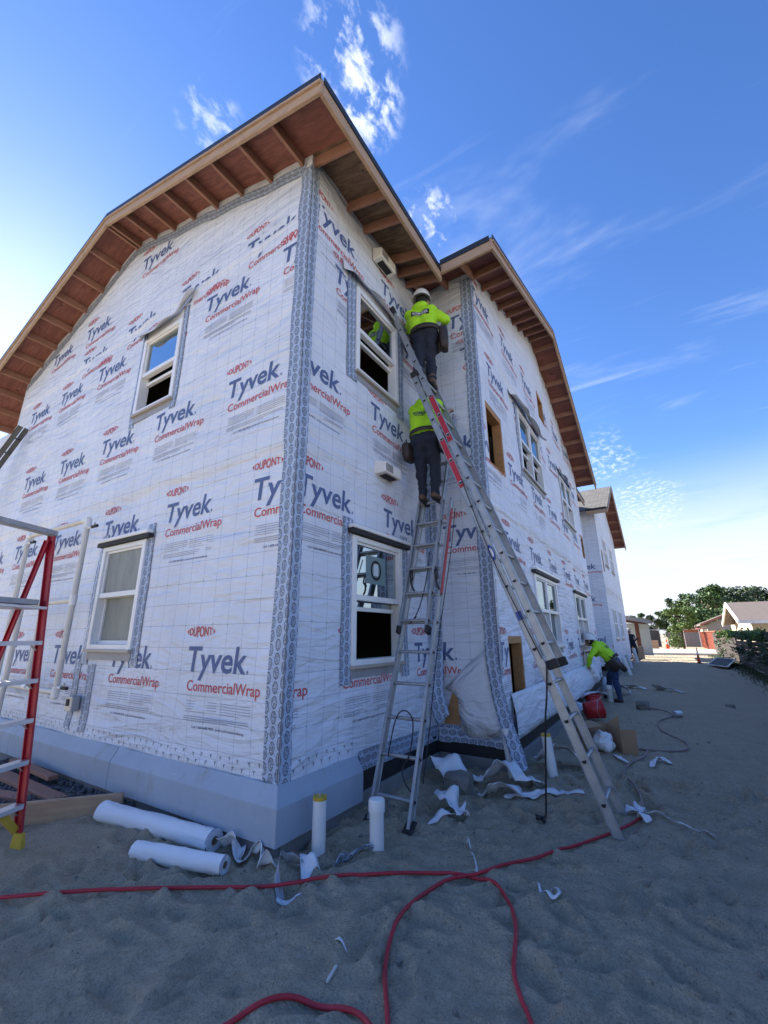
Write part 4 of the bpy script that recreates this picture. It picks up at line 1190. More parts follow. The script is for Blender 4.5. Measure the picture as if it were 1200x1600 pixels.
for z in (0.29, 0.58, 0.87, 1.16, 1.45):
    a, b = front(z, 0), front(z, 1)
    mb = MB(); extrude(mb, [(-0.042, -0.016), (0.042, -0.016), (0.042, 0.016), (0.034, 0.016), (0.034, -0.008), (-0.034, -0.008), (-0.034, 0.016), (-0.042, 0.016)][::-1], a - ds_ * 0.016, b + ds_ * 0.016, q_, -Zv)
    st = mb.build('step', M['alu_bright'], stp)
    for k, e in ((0, -0.02), (1, 0.02)):
        for zz in (-0.009, 0.012):
            rv = MB(); c = front(z + zz, k) + ds_ * (0.0125 if k == 0 else -0.0125); rv.tube([c, c + ds_ * (0.004 if k == 0 else -0.004)], 0.006, 8); rv.build('rivet', M['alu_bright'], st)
    br = MB(); br.bar(a - ds_ * 0.02 - Zv * 0.06, a - ds_ * 0.075 - Zv * 0.015, 0.004, 0.02, q_); br.build('step_brace', M['alu'], st)
mb = MB(); mb.bar(front(1.73, 0) + q_ * 0.10 - ds_ * 0.01, front(1.73, 1) + q_ * 0.10, 0.30, 0.022, Zv); mb.build('platform', M['alu_bright'], stp, bevel=0.004)
mb = MB(); mb.bar(front(1.775, 0) + q_ * 0.04 - ds_ * 0.05, front(1.775, 1) + q_ * 0.04, 0.09, 0.045, Zv); mb.build('platform_lip', M['alu'], stp, bevel=0.004)
mb = MB(); mb.bar(front(2.39, 0) + q_ * 0.02 + ds_ * 0.04, front(2.39, 1) + q_ * 0.02 - ds_ * 0.3, 0.09, 0.045, Zv); mb.build('top_cap', M['alu'], stp, bevel=0.005)
for k in range(4):
    mb = MB(); c = front(2.16 + 0.035 * k, 0); mb.bar(c + q_ * -0.04 + ds_ * 0.0145 - Zv * 0.012, c + q_ * 0.075 + ds_ * 0.0145 + Zv * 0.016, 0.003, 0.016, ds_); mb.build('tape_band', M['white'], stp)

# ------------------------------------------------------------------ pipes
def pvc_stub(name, label, x, y, h, r=0.052, cap=None, lean=(0, 0), group=None, m='pvc'):
    o = thing(name, label, 'pipe', (x, y, 0), group)
    z0 = gz(x, y) - 0.06
    top = Vector((x + lean[0], y + lean[1], h))
    mb = MB(); mb.tube([(x, y, z0), top], r, 24); smooth_angle(mb.build('pipe', M[m], o))
    if cap == 'white':
        mb = MB(); mb.tube([top - Zv * 0.055, top + Zv * 0.012, top + Zv * 0.024, top + Zv * 0.030], r, 24, rads=[r + 0.0075, r + 0.0075, r + 0.002, r * 0.7]); smooth_angle(mb.build('cap', M['pvc'], o), 30)
    elif cap == 'yellow':
        mb = MB(); mb.tube([top - Zv * 0.012, top + Zv * 0.010], r + 0.002, 24); mb.build('test_plug', M['yellow'], o)
        mb = MB(); mb.tube([top + Zv * 0.01, top + Zv * 0.026], 0.010, 8); mb.build('wing_nut', M['steel'], o)
    return o
pvc_stub('drain_pipe', 'white upright pipe with yellow test plug at the house corner', 0.235, 0.19, 0.36, 0.049, 'yellow', group='white drain pipes along the footing')
pvc_stub('drain_pipe', 'white upright pipe with domed white cap in front of the narrow ladder', 0.565, 0.44, 0.315, 0.052, 'white', group='white drain pipes along the footing')
pvc_stub('drain_pipe', 'white pipe with yellow test plug leaning left of the big ladder', 1.29, 2.79, 0.42, 0.052, 'yellow', lean=(-0.045, 0.02), group='white drain pipes along the footing')
pvc_stub('drain_pipe', 'white pipe half hidden behind hanging tape at the bay corner', 0.94, 2.52, 0.50, 0.052, None, lean=(-0.05, 0.0), group='white drain pipes along the footing')
pvc_stub('drain_pipe', 'grey white pipe standing between the bending worker\'s legs', 1.25, 9.0, 0.34, 0.065, 'white', group='white drain pipes along the footing', m='pvc_dusty')
pvc_stub('drain_pipe', 'tall white pipe just behind the bending worker', 1.17, 16.8, 0.62, 0.085, None, lean=(-0.16, 0), group='white drain pipes along the footing')
pvc_stub('drain_pipe', 'white pipe at the foot of the porch post', 1.02, 25.0, 0.75, 0.085, None, lean=(-0.10, 0), group='white drain pipes along the footing')
pvc_stub('drain_pipe', 'short far white pipe against the second bay', 0.98, 20.5, 0.62, 0.085, None, lean=(-0.08, 0), group='white drain pipes along the footing')
# pipe frame by the gable wall
pf = thing('pipe_frame', 'white pipe frame with short taps standing by the gable wall', 'pipe frame', (-3.9, -0.3, 0))
def pp(a, b, r=0.030, m='pvc_dusty', name='pipe', par=pf):
    mb = MB(); mb.tube([a, b], r, 14); return smooth_angle(mb.build(name, M[m], par))
def fit(c, ax, l=0.055, r=0.037):
    c, ax = Vector(c), Vector(ax); mb = MB(); mb.tube([c - ax * l, c + ax * l], r, 14); smooth_angle(mb.build('fitting', M['pvc'], pf))
XR, XL, YP = -3.07, -4.80, -0.30
pp((XR, YP, 0.86), (XR, YP, 2.85)); pp((XL, YP, 0.5), (XL, YP, 2.87)); pp((XL, YP, 2.86), (XR, YP, 2.845)); pp((XL, YP, 1.90), (XR, YP, 1.90)); pp((XL - 0.6, YP, 0.95), (XR, YP, 0.93))
pp((-3.85, YP, 0.95), (-3.85, YP, 1.90)); pp((-4.35, YP - 0.05, 0.3), (-4.35, YP - 0.05, 1.9))
for c, ax in (((XR, YP, 2.80), (0, 0, 1)), ((XR - 0.05, YP, 2.845), (1, 0, 0)), ((XL, YP, 2.80), (0, 0, 1)), ((XL + 0.05, YP, 2.86), (1, 0, 0)), ((XR, YP, 1.90), (0, 0, 1)), ((XL, YP, 1.9), (0, 0, 1)), ((-3.85, YP, 1.88), (0, 0, 1)), ((XR, YP, 0.93), (0, 0, 1)), ((-3.85, YP, 0.95), (1, 0, 0))): fit(c, ax)
for z, x in ((2.74, XR), (0.98, XR), (2.76, XL)):
    pp((x, YP, z), (x + 0.16, YP, z), 0.014, 'pvc', 'tap_stub'); pp((x + 0.12, YP, z), (x + 0.24, YP, z), 0.018, 'rubber', 'tap')
    pp((x + 0.16, YP, z), (x + 0.17, YP, z + 0.05), 0.010, 'steel', 'tap_lever')
bx_ = thing('meter_box', 'small grey electrical box on the wall under the pipe frame', 'electrical box', (-3.2, -0.05, 0.8))
mb = MB(); mb.box((-3.28, -0.10, 0.70), (-3.14, -0.012, 0.86)); mb.build('box', M['steel'], bx_, bevel=0.008)
mb = MB(); mb.box((-3.25, -0.108, 0.76), (-3.19, -0.1005, 0.83)); mb.build('cover', M['hole'], bx_)
mb = MB(); mb.tube(catmull([(-3.28, -0.06, 0.80), (-3.33, -0.07, 0.74), (-3.30, -0.06, 0.70)], 5), 0.006, 8); mb.build('cable', M['cord_black'], bx_)
tape(WS, (-3.36, 0.50), (-3.36, 1.25), 0.13, ph=0.4); tape(WS, (-3.02, 0.50), (-3.06, 1.20), 0.16, ph=1.4)

# ------------------------------------------------------------------ cords
def cord(name, label, cat, pts, r, m, group=None, on_ground=True):
    P = catmull([Vector((p[0], p[1], p[2] if len(p) > 2 else 0)) for p in pts], 10)
    if on_ground:
        hz = np.array([gz(p.x, p.y) for p in P])
        hz = np.array([hz[max(0, i - 3):i + 4].max() * 0.55 + hz[max(0, i - 5):i + 6].mean() * 0.45 for i in range(len(P))])
        hz = np.array([hz[max(0, i - 6):i + 7].mean() for i in range(len(P))])
        hz = np.array([max(h_, gz(p.x, p.y)) for p, h_ in zip(P, hz)])
        hz = np.array([hz[max(0, i - 4):i + 5].mean() for i in range(len(P))])
        P = [Vector((p.x, p.y, h_ + r * 0.8 + p.z)) for p, h_ in zip(P, hz)]
    if False:
        P = [Vector((p.x, p.y, gzs(p.x, p.y) + r * 0.6 + p.z)) for p in P]
    mb = MB(); mb.tube(P, r, 8)
    o = mb.build(name, M[m], None, smooth=True)
    return tag(o, label, cat, group)
cord('air_hose', 'red hose running from the left edge past the corner and looping back to the camera', 'hose',
     [(-1.3, -1.55), (-0.91, -1.233), (-0.378, -0.797), (0.0, -0.49), (0.285, -0.263), (0.55, -0.03), (0.799, 0.17), (0.99, 0.31), (1.136, 0.395), (1.26, 0.46), (1.358, 0.455), (1.47, 0.40), (1.554, 0.297), (1.63, 0.16), (1.681, 0.012), (1.71, -0.11), (1.742, -0.233), (1.79, -0.32), (1.847, -0.396), (1.95, -0.58), (2.02, -0.85)], 0.0105, 'cord_red')
cord('air_hose', 'red hose from the big ladder foot crossing over and coming towards the camera', 'hose',
     [(1.50, -0.95), (1.42, -0.78), (1.366, -0.696), (1.27, -0.56), (1.197, -0.438), (1.13, -0.27), (1.103, -0.114), (1.11, 0.09), (1.15, 0.27), (1.23, 0.42, 0.012), (1.338, 0.537), (1.46, 0.74), (1.599, 0.951), (1.71, 1.17), (1.821, 1.384), (1.95, 1.62), (2.063, 1.852), (2.13, 2.02)], 0.0105, 'cord_red')
cord('air_hose', 'short piece of red hose at the bottom edge of the picture', 'hose', [(0.78, -1.2), (0.86, -1.03), (0.909, -0.963), (0.96, -0.88), (1.02, -0.822), (1.10, -0.79), (1.19, -0.765), (1.268, -0.757), (1.38, -0.80)], 0.0105, 'cord_red')
cord('electric_cable', 'pale dusty cord winding from the taped joint past the cardboard box', 'cord', [(2.13, 2.02), (2.13, 2.35), (2.06, 2.8), (1.93, 3.15), (1.95, 3.7), (2.06, 4.1), (2.1, 4.5), (2.02, 4.62)], 0.011, 'cord_grey')
cord('electric_cable', 'dusty cord curving behind the cardboard box towards the worker', 'cord', [(1.75, 4.7), (2.05, 4.55), (2.45, 4.7), (2.55, 5.2), (2.25, 6.0), (2.2, 6.9), (2.4, 7.6), (2.3, 8.1), (1.95, 8.4)], 0.011, 'cord_grey')
cord('power_tool_cord', 'black cord hanging from the big ladder down to its plug on the sand', 'cord',
     [(1.62, 1.56, 1.25), (1.60, 1.53, 1.0), (1.56, 1.55, 0.78), (1.52, 1.60, 0.5), (1.49, 1.62, 0.25), (1.47, 1.62, 0.06), (1.45, 1.60, 0.02)], 0.008, 'cord_black', on_ground=False)
plug = MB(); plug.tube([(1.45, 1.60, 0.03), (1.40, 1.57, 0.035)], 0.018, 10); plug.tube([(1.46, 1.58, 0.025), (1.47, 1.53, 0.03)], 0.014, 10)
tag(plug.build('cord_plug', M['cord_black'], smooth=True), 'black cord plug lying on the sand between ladder and pipe', 'plug')
cord('rope', 'thin black cord running down the side of the big ladder', 'rope', [A0 - wA * 0.26 + dA * s + nA * (0.02 + 0.03 * math.sin(s * 2)) for s in (3.3, 3.0, 2.6, 2.2, 1.9, 1.6, 1.35)], 0.005, 'cord_black', on_ground=False)
cord('rope', 'black rope knotted on a rung and hanging inside the narrow ladder', 'rope', [B0 + nB * 0.05 + dB * s + wB * u for s, u in ((2.55, 0.02), (2.3, 0.03), (2.05, 0.02), (1.85, -0.01), (1.75, -0.05), (1.70, -0.09), (1.78, -0.02))], 0.006, 'cord_black', on_ground=False)
cord('rope', 'black rope loop hanging on the bottom rungs of the narrow ladder', 'rope', [B0 + nB * 0.03 + dB * s + wB * u for s, u in ((0.50, -0.10), (0.75, -0.09), (0.86, -0.05), (0.87, 0.03), (0.78, 0.10), (0.55, 0.11), (0.42, 0.06), (0.33, 0.10), (0.27, 0.17))], 0.006, 'cord_black', on_ground=False)
cord('rope', 'black pull rope hanging beside the right rail of the narrow ladder', 'rope', [B0 + nB * -0.06 + dB * s + wB * (0.215 + 0.01 * math.sin(s * 3)) for s in (3.2, 2.6, 2.0, 1.4, 0.8, 0.35)], 0.005, 'cord_black', on_ground=False)
for s, u in ((2.20, -0.15), (2.20, 0.15)):
    c = B0 + nB * 0.05 + dB * s + wB * u
    mb = MB(); mb.tube(catmull([c + Vector((0, -0.03, 0.10)), c + Vector((0.01, -0.04, 0.0)), c + Vector((0.02, -0.03, -0.07)), c + Vector((0.045, -0.03, -0.12))], 4), 0.011, 8)
    mb.tube(catmull([c + Vector((0.02, -0.03, 0.11)), c + Vector((0.035, -0.045, 0.02)), c + Vector((0.0, -0.03, -0.03))], 4), 0.010, 8)
    o = mb.build('rope_tie', M['cord_black'], smooth=True)
    tag(o, 'black rope tie on the ' + ('left' if u < 0 else 'right') + ' rail of the narrow ladder', 'rope')

# ------------------------------------------------------------------ rolls, scraps, boxes
def roll(label, a, b, r, spiral=True):
    a, b = Vector(a), Vector(b)
    o = thing('wrap_roll', label, 'roll', (a + b) / 2 - Vector((0, 0, r)), 'rolls of wrap on the sand')
    d = (b - a).normalized(); sd = d.cross(Zv).normalized(); u = sd.cross(d)
    n, k = 28, 26
    mb = MB()
    V, Fc = [], []
    for i in range(k + 1):
        t = i / k
        c = a + (b - a) * t
        for j in range(n):
            an = 2 * math.pi * j / n
            rr = r * (1 + 0.34 * float(vnoise(t * 4 + r * 90, j / n * 4, 8)) * (1 if r > 0.07 else 0.5) + 0.16 * float(vnoise(t * 16 + j * 0.4, j / n * 12, 9)))
            V.append(c + sd * math.cos(an) * rr + u * math.sin(an) * rr * (0.92 if r > 0.07 else 1))
    Fc = [(i * n + j, i * n + (j + 1) % n, (i + 1) * n + (j + 1) % n, (i + 1) * n + j) for i in range(k) for j in range(n)]
    mb.add(V, Fc); mb.build('outer_sheet', M['wrap_plain'], o, smooth=True)
    for e, sg in ((b, 1), (a, -1)):
        mb = MB()
        th = np.linspace(0, 2 * math.pi * 4.5, 110)
        V = []
        for t in th:
            rr = r * (0.36 + 0.58 * t / th[-1])
            for w_ in (0.0, 0.010):
                V.append(e + d * sg * 0.004 - d * sg * w_ * 2 + sd * math.cos(t) * (rr + w_ * 0.25) + u * math.sin(t) * (rr + w_ * 0.25) * 0.93)
        mb.add(V, [(2 * i, 2 * i + 1, 2 * i + 3, 2 * i + 2) for i in range(len(th) - 1)]); mb.build('wound_edge', M['ink_grey'], o)
        mb = MB(); ring = [e + d * sg * 0.002 + sd * math.cos(2 * math.pi * j / 24) * q + u * math.sin(2 * math.pi * j / 24) * q * 0.93 for q in (r * 0.96, r * 0.36) for j in range(24)]
        mb.add(ring, [(j, (j + 1) % 24, 24 + (j + 1) % 24, 24 + j) for j in range(24)]); mb.build('roll_end', M['wrap_plain'], o)
        mb = MB(); mb.tube([e - d * sg * 0.12, e + d * sg * 0.006], r * 0.36, 16, cap=False); mb.build('core', M['card'], o, smooth=True)
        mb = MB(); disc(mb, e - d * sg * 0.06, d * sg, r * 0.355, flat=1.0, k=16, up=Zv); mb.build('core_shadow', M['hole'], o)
    return o
roll('thick crumpled roll of white wrap lying against the footing', (-1.72, -0.31, 0.078), (-0.43, -0.175, 0.078), 0.080)
roll('thin tidy roll of white wrap lying nearest the red hose', (-0.83, -0.52, 0.057), (-0.12, -0.325, 0.057), 0.057)
def ribbon(label, pts, width, m='wrap_plain', tilt=None, name='wrap_scrap', group='offcuts of wrap on the sand', cat='scrap', n=7):
    """curled strip: pts are its centre line (z above sand), tilt in degrees about the line"""
    P = catmull([Vector(p) for p in pts], n)
    T = np.interp(np.linspace(0, 1, len(P)), np.linspace(0, 1, len(tilt)), tilt) if tilt else np.zeros(len(P))
    Wd = np.interp(np.linspace(0, 1, len(P)), np.linspace(0, 1, len(width)), width) if isinstance(width, (list, tuple)) else np.full(len(P), width)
    K = 7
    rows = [[] for _ in range(K)]
    L = 0; uvs = []
    sdn = int(abs(pts[0][0] * 1000 + pts[0][1] * 331)) % 97
    for i, p in enumerate(P):
        d = (P[min(i + 1, len(P) - 1)] - P[max(i - 1, 0)]).normalized()
        sd = d.cross(Zv)
        sd = sd.normalized() if sd.length > 1e-4 else Vector((1, 0, 0))
        u = sd.cross(d)
        a = R(T[i]); v = sd * math.cos(a) + u * math.sin(a)
        if i: L += (p - P[i - 1]).length
        for k in range(K):
            e = k / (K - 1) - 0.5
            am = min(0.10, Wd[i]) * 0.42
            q = p + v * (Wd[i] * e * (1 + 0.35 * float(vnoise(L * 9 + 31 * (e > 0), sdn, sdn)))) + u * am * float(vnoise(L * 16 + e * 3, e * 3.4 + sdn, sdn)) + u * am * 0.5 * abs(float(vnoise(L * 34, e * 7 + sdn, sdn + 1)))
            rows[k].append((q.x, q.y, gz(q.x, q.y) + max(0.004, q.z)))
        uvs.append(L)
    mb = MB()
    mb.grid(np.array(rows), np.stack([np.tile(np.array(uvs), (K, 1)), np.tile(np.linspace(0, 0.14, K)[:, None], (1, len(P)))], -1))
    o = mb.build(name, M[m], None, smooth=True)
    sd = o.modifiers.new('thick', 'SOLIDIFY'); sd.thickness = 0.0018
    return tag(o, label, cat, group)
ribbon('white strip curling out of the thick roll towards the house corner', [(-0.38, -0.14, 0.05), (-0.26, -0.10, 0.09), (-0.22, -0.13, 0.02), (-0.12, -0.10, 0.03), (-0.04, -0.09, 0.10), (0.02, -0.12, 0.03)], [0.16, 0.13, 0.06, 0.05, 0.06, 0.06], tilt=[50, 40, 10, 40, 70, 30])
ribbon('small white pointed scrap standing up at the house corner', [(0.00, -0.14, 0.01), (0.06, -0.12, 0.03), (0.12, -0.10, 0.01)], [0.05, 0.14, 0.04], tilt=[20, 70, 30])
ribbon('curled white strip with grey back looping beside the red hose', [(0.34, -0.27, 0.01), (0.25, -0.22, 0.05), (0.20, -0.12, 0.09), (0.25, -0.03, 0.06), (0.30, 0.00, 0.01)], 0.05, 'sill', tilt=[10, 60, 85, 60, 10])
ribbon('white folded flap lying between the corner and the hose', [(0.20, 0.03, 0.01), (0.25, 0.03, 0.07), (0.31, 0.00, 0.06), (0.38, -0.02, 0.005)], [0.03, 0.07, 0.11, 0.13], tilt=[40, 15, -25, 0])
ribbon('printed grey tape offcut between the two white pipes', [(0.40, 0.10, 0.02), (0.46, 0.20, 0.04), (0.52, 0.31, 0.035), (0.57, 0.38, 0.02)], [0.06, 0.09, 0.08, 0.05], 'tape', tilt=[60, 70, 60, 50], name='tape_scrap', group='offcuts of tape')
ribbon('tiny white scrap under the red hose near the corner', [(0.33, -0.29, 0.005), (0.40, -0.25, 0.006), (0.46, -0.22, 0.004)], [0.05, 0.04, 0.01])
ribbon('crumpled white offcut at the right foot of the narrow ladder', [(0.60, 1.50, 0.06), (0.68, 1.40, 0.13), (0.76, 1.32, 0.06), (0.86, 1.28, 0.09), (0.90, 1.30, 0.02)], [0.16, 0.20, 0.14, 0.16, 0.10], tilt=[35, -10, 25, -25, 20])
ribbon('long pointed white offcut trailing to the narrow ladder foot', [(0.70, 0.98, 0.005), (0.74, 1.12, 0.02), (0.80, 1.24, 0.03)], [0.01, 0.05, 0.09])
ribbon('curled white sheet leaning on the footing behind the rubble', [(0.18, 2.15, 0.12), (0.30, 2.12, 0.20), (0.42, 2.05, 0.18), (0.55, 1.98, 0.05)], [0.22, 0.28, 0.28, 0.24], tilt=[30, 10, -20, -35])
ribbon('large crumpled white sheet heaped in front of the bay', [(0.62, 2.10, 0.03), (0.78, 2.12, 0.07), (0.92, 2.16, 0.20), (1.05, 2.22, 0.16), (1.18, 2.30, 0.07), (1.28, 2.42, 0.02)], [0.10, 0.22, 0.34, 0.30, 0.28, 0.12], tilt=[0, 12, 30, -25, 10, -15])
ribbon('rolled white sheet lying in front of the heaped sheet', [(0.80, 1.86, 0.02), (0.93, 1.88, 0.07), (1.05, 1.94, 0.10), (1.17, 2.02, 0.03)], [0.14, 0.20, 0.22, 0.10], tilt=[25, 45, 15, -20])
ribbon('long flat white strip lying towards the big ladder', [(1.02, 1.90, 0.01), (1.2, 2.05, 0.02), (1.42, 2.22, 0.02), (1.66, 2.32, 0.01)], [0.05, 0.09, 0.11, 0.06])
ribbon('white sheet bulging behind the leaning pipe', [(1.06, 2.98, 0.10), (1.22, 3.10, 0.20), (1.38, 3.26, 0.16), (1.52, 3.40, 0.04)], [0.26, 0.34, 0.34, 0.20], tilt=[20, 30, -10, -25])
ribbon('narrow white strip curling on the sand right of the ladders', [(2.17, 3.75, 0.01), (2.20, 3.95, 0.03), (2.28, 4.10, 0.03), (2.36, 3.92, 0.01)], [0.05, 0.10, 0.06, 0.07], tilt=[10, 30, -20, 10])
ribbon('thin white strip beside the cardboard box', [(1.75, 4.05, 0.01), (1.83, 3.85, 0.03), (1.93, 3.80, 0.01)], [0.03, 0.06, 0.03])
ribbon('white strip lying right of the bending worker', [(2.05, 12.1, 0.01), (2.22, 11.9, 0.08), (2.45, 11.8, 0.05), (2.7, 11.6, 0.02)], [0.30, 0.22, 0.16, 0.10], tilt=[40, 25, 10, 0])
ribbon('white rag lying behind the bending worker', [(1.35, 12.3, 0.02), (1.6, 12.0, 0.07), (1.85, 11.8, 0.02)], [0.2, 0.18, 0.10], tilt=[15, 20, 0])
ribbon('folded foil strip on the sand inside the right of the hose loop', [(1.66, 0.56, 0.004), (1.70, 0.49, 0.012), (1.76, 0.44, 0.012), (1.80, 0.45, 0.02), (1.79, 0.49, 0.025), (1.74, 0.52, 0.02)], [0.01, 0.03, 0.02, 0.018, 0.018, 0.015], name='foil_scrap')
ribbon('thin curled white strip above the hose crossing', [(1.03, 0.92, 0.01), (1.09, 0.86, 0.03), (1.14, 0.78, 0.01)], [0.012, 0.022, 0.010], tilt=[20, 60, 20])
ribbon('second thin curled white strip touching the hose crossing', [(1.17, 0.72, 0.01), (1.22, 0.64, 0.03), (1.27, 0.55, 0.01), (1.30, 0.47, 0.005)], [0.010, 0.020, 0.016, 0.008], tilt=[20, 60, 40, 10])
ribbon('tiny white paper scrap in the foreground sand', [(0.93, -0.47, 0.006), (0.96, -0.475, 0.01), (1.0, -0.48, 0.004)], [0.022, 0.014, 0.006])
ribbon('twisted foil strip trailing right from the taped hose joint', [(2.13, 2.22, 0.02), (2.28, 2.18, 0.02), (2.40, 2.05, 0.02), (2.55, 2.0, 0.01), (2.62, 1.98, 0.02)], [0.05, 0.03, 0.025, 0.02, 0.04], tilt=[30, 60, 10, 50, 20], name='foil_scrap')
for (x, y, a, l) in ((2.06, 2.10, 0.9, 'white taped joint on the hose nearest the ladder foot'), (2.16, 1.98, 2.2, 'striped white tape scrap right of the hose joint'), (2.12, 2.20, 1.4, 'white tape scrap above the hose joint')):
    ribbon(l, [(x - 0.06 * math.cos(a), y - 0.06 * math.sin(a), 0.02), (x, y, 0.05), (x + 0.06 * math.cos(a), y + 0.06 * math.sin(a), 0.015)], [0.06, 0.09, 0.06], tilt=[20, -15, 30], name='tape_scrap', group='offcuts of tape')
st = MB(); st.bar((1.03, -0.60, gz(1.03, -0.6) + 0.006), (1.05, -0.69, gz(1.05, -0.69) + 0.006), 0.012, 0.008)
tag(st.build('wood_stick', M['pvc_dusty']), 'short grey wooden stick in the foreground sand', 'stick')
# rubble
def rock(label, c, s, seed, name='rubble_block', cat='rubble'):
    bm = bmesh.new()
    bmesh.ops.create_icosphere(bm, subdivisions=3, radius=1.0)
    for v in bm.verts:
        n = v.co.normalized()
        k = 1 + 0.28 * float(vnoise(n.x * 2 + seed, n.y * 2 + n.z * 1.7, seed)) + 0.10 * float(vnoise(n.x * 6, n.y * 6 + n.z * 5, seed + 1))
        q = Vector((max(-0.78, min(0.78, n.x)), max(-0.8, min(0.8, n.y)), max(-0.8, min(0.7, n.z)))) * k
        v.co = Vector((c[0] + q.x * s[0], c[1] + q.y * s[1], c[2] + q.z * s[2]))
    me = bpy.data.meshes.new(name); bm.to_mesh(me); bm.free(); me.materials.append(M['stone'])
    o = bpy.data.objects.new(name, me); COL.objects.link(o)
    return tag(o, label, cat)
rock('square lump of grey concrete rubble beside the narrow ladder', (0.60, 1.82, 0.09), (0.17, 0.15, 0.14), 5)
rock('small brown lump of rubble beside the bending worker\'s boot', (1.92, 8.2, 0.08), (0.15, 0.13, 0.12), 9)
rock('small pale stone far out on the sand to the right', (3.42, 9.3, 0.03), (0.10, 0.09, 0.07), 12, 'stone', 'stone')
rock('pebble half buried near the hose loop', (1.24, -0.40, 0.01), (0.02, 0.015, 0.012), 15, 'stone', 'stone')
cn = MB(); cn.tube([(2.44, 7.6, 0.05), (2.54, 7.72, 0.05)], 0.055, 14)
tag(smooth_angle(cn.build('tin_can', M['alu_bright'])), 'small silver can lying on the sand', 'can')
# cardboard box lying open
cb = thing('cardboard_box', 'open brown cardboard box on its side with plastic inside', 'box', (1.70, 4.25, 0))
def panel(name, pts, par, m='card', th=0.006):
    o = MB().add(pts, [(0, 1, 2, 3)]).build(name, M[m], par)
    sd = o.modifiers.new('thick', 'SOLIDIFY'); sd.thickness = th
    return o
a_ = R(28); e1 = Vector((math.cos(a_), math.sin(a_), 0)); e2 = Vector((-math.sin(a_), math.cos(a_), 0)); o_ = Vector((1.48, 4.02, 0.0))
def cbp(u, v, z): return o_ + e1 * u + e2 * v + Zv * z
panel('side', [cbp(0, 0, 0), cbp(0, 0.42, 0), cbp(0, 0.42, 0.30), cbp(0, 0, 0.30)], cb); panel('side', [cbp(0.42, 0, 0), cbp(0.42, 0.42, 0), cbp(0.42, 0.42, 0.30), cbp(0.42, 0, 0.30)], cb)
panel('back', [cbp(0, 0.42, 0), cbp(0.42, 0.42, 0), cbp(0.42, 0.42, 0.30), cbp(0, 0.42, 0.30)], cb); panel('bottom', [cbp(0, 0, 0.01), cbp(0.42, 0, 0.01), cbp(0.42, 0.42, 0.01), cbp(0, 0.42, 0.01)], cb)
panel('flap', [cbp(0, 0, 0.30), cbp(0, 0.42, 0.30), cbp(-0.02, 0.44, 0.31), cbp(-0.02, 0.02, 0.31)], cb); panel('flap', [cbp(0, 0.05, 0.30), cbp(0.20, 0.0, 0.345), cbp(0.20, 0.42, 0.335), cbp(0, 0.42, 0.30)], cb)
panel('flap', [cbp(0.42, 0, 0), cbp(0.56, -0.10, 0.02), cbp(0.56, -0.10, 0.31), cbp(0.42, 0, 0.30)], cb); panel('flap', [cbp(0.42, 0.42, 0.0), cbp(0.56, 0.36, 0.05), cbp(0.57, 0.36, 0.42), cbp(0.42, 0.42, 0.30)], cb)
bm = bmesh.new(); bmesh.ops.create_icosphere(bm, subdivisions=4, radius=1.0)
for v in bm.verts:
    n = v.co.normalized(); k = 1 + 0.5 * float(vnoise(n.x * 3, n.y * 3 + n.z * 2.5, 44)) + 0.2 * float(vnoise(n.x * 8, n.y * 8 + n.z * 7, 45))
    v.co = cbp(0.22, 0.12, 0.13) + e1 * n.x * k * 0.12 + e2 * n.y * k * 0.16 + Zv * n.z * k * 0.12
me = bpy.data.meshes.new('plastic_bag'); bm.to_mesh(me); bm.free(); me.materials.append(M['white'])
o = bpy.data.objects.new('plastic_bag', me); COL.objects.link(o); tag(o, 'crumpled white plastic bag inside the cardboard box', 'bag')
for p_ in me.polygons: p_.use_smooth = True
# red buckets
def bucket(label, c, r=0.15, h=0.32, tip=None):
    o = thing('bucket', label, 'bucket', c, 'red buckets beside the worker')
    c = Vector(c); ax = Vector(tip).normalized() if tip else Zv
    b0 = c + Zv * (r if tip else 0.0)
    mb = MB(); mb.tube([b0, b0 + ax * h], r, 24, cap=False, rads=[r * 0.85, r]); sh = mb.build('shell', M['bucket'], o, smooth=True)
    sd = sh.modifiers.new('thick', 'SOLIDIFY'); sd.thickness = 0.005
    mb = MB(); disc(mb, b0 + ax * 0.01, ax, r * 0.84, flat=1.0, k=24, up=Vector((0, 1, 0)) if abs(ax.z) > 0.9 else Zv); mb.build('bottom', M['bucket'], o)
    mb = MB(); mb.tube([b0 + ax * (h - 0.045), b0 + ax * (h - 0.03), b0 + ax * (h - 0.012), b0 + ax * h], r, 24, cap=False, rads=[r * 0.985, r * 1.05, r * 1.05, r * 1.0]); mb.build('rim', M['bucket'], o, smooth=True)
    sx = ax.cross(Vector((0.3, 1, 0.2))).normalized(); sy = ax.cross(sx)
    hp = [b0 + ax * (h - 0.03) + sx * math.cos(t) * r * 1.07 + sy * math.sin(t) * r * 0.95 - ax * 0.10 * math.sin(t) for t in np.linspace(0, math.pi, 14)]
    mb = MB(); mb.tube(hp, 0.004, 6); mb.build('handle', M['steel'], o)
bucket('upright red bucket with white scrap on top beside the bending worker', (1.10, 7.55, gz(1.10, 7.55)))
bucket('red bucket lying nearer the big ladder', (1.12, 6.3, gz(1.12, 6.3)), h=0.30, tip=(0.8, 0.35, 0.12))
ribbon('white scrap lying over the upright red bucket', [(0.88, 7.35, 0.27), (1.05, 7.5, 0.345), (1.22, 7.65, 0.35), (1.36, 7.75, 0.30)], [0.10, 0.22, 0.20, 0.06])
ribbon('white scraps heaped between footing and buckets', [(0.95, 6.5, 0.08), (1.02, 6.75, 0.22), (1.08, 7.0, 0.16), (1.02, 7.2, 0.05)], [0.2, 0.3, 0.26, 0.2], tilt=[30, -20, 25, -20])
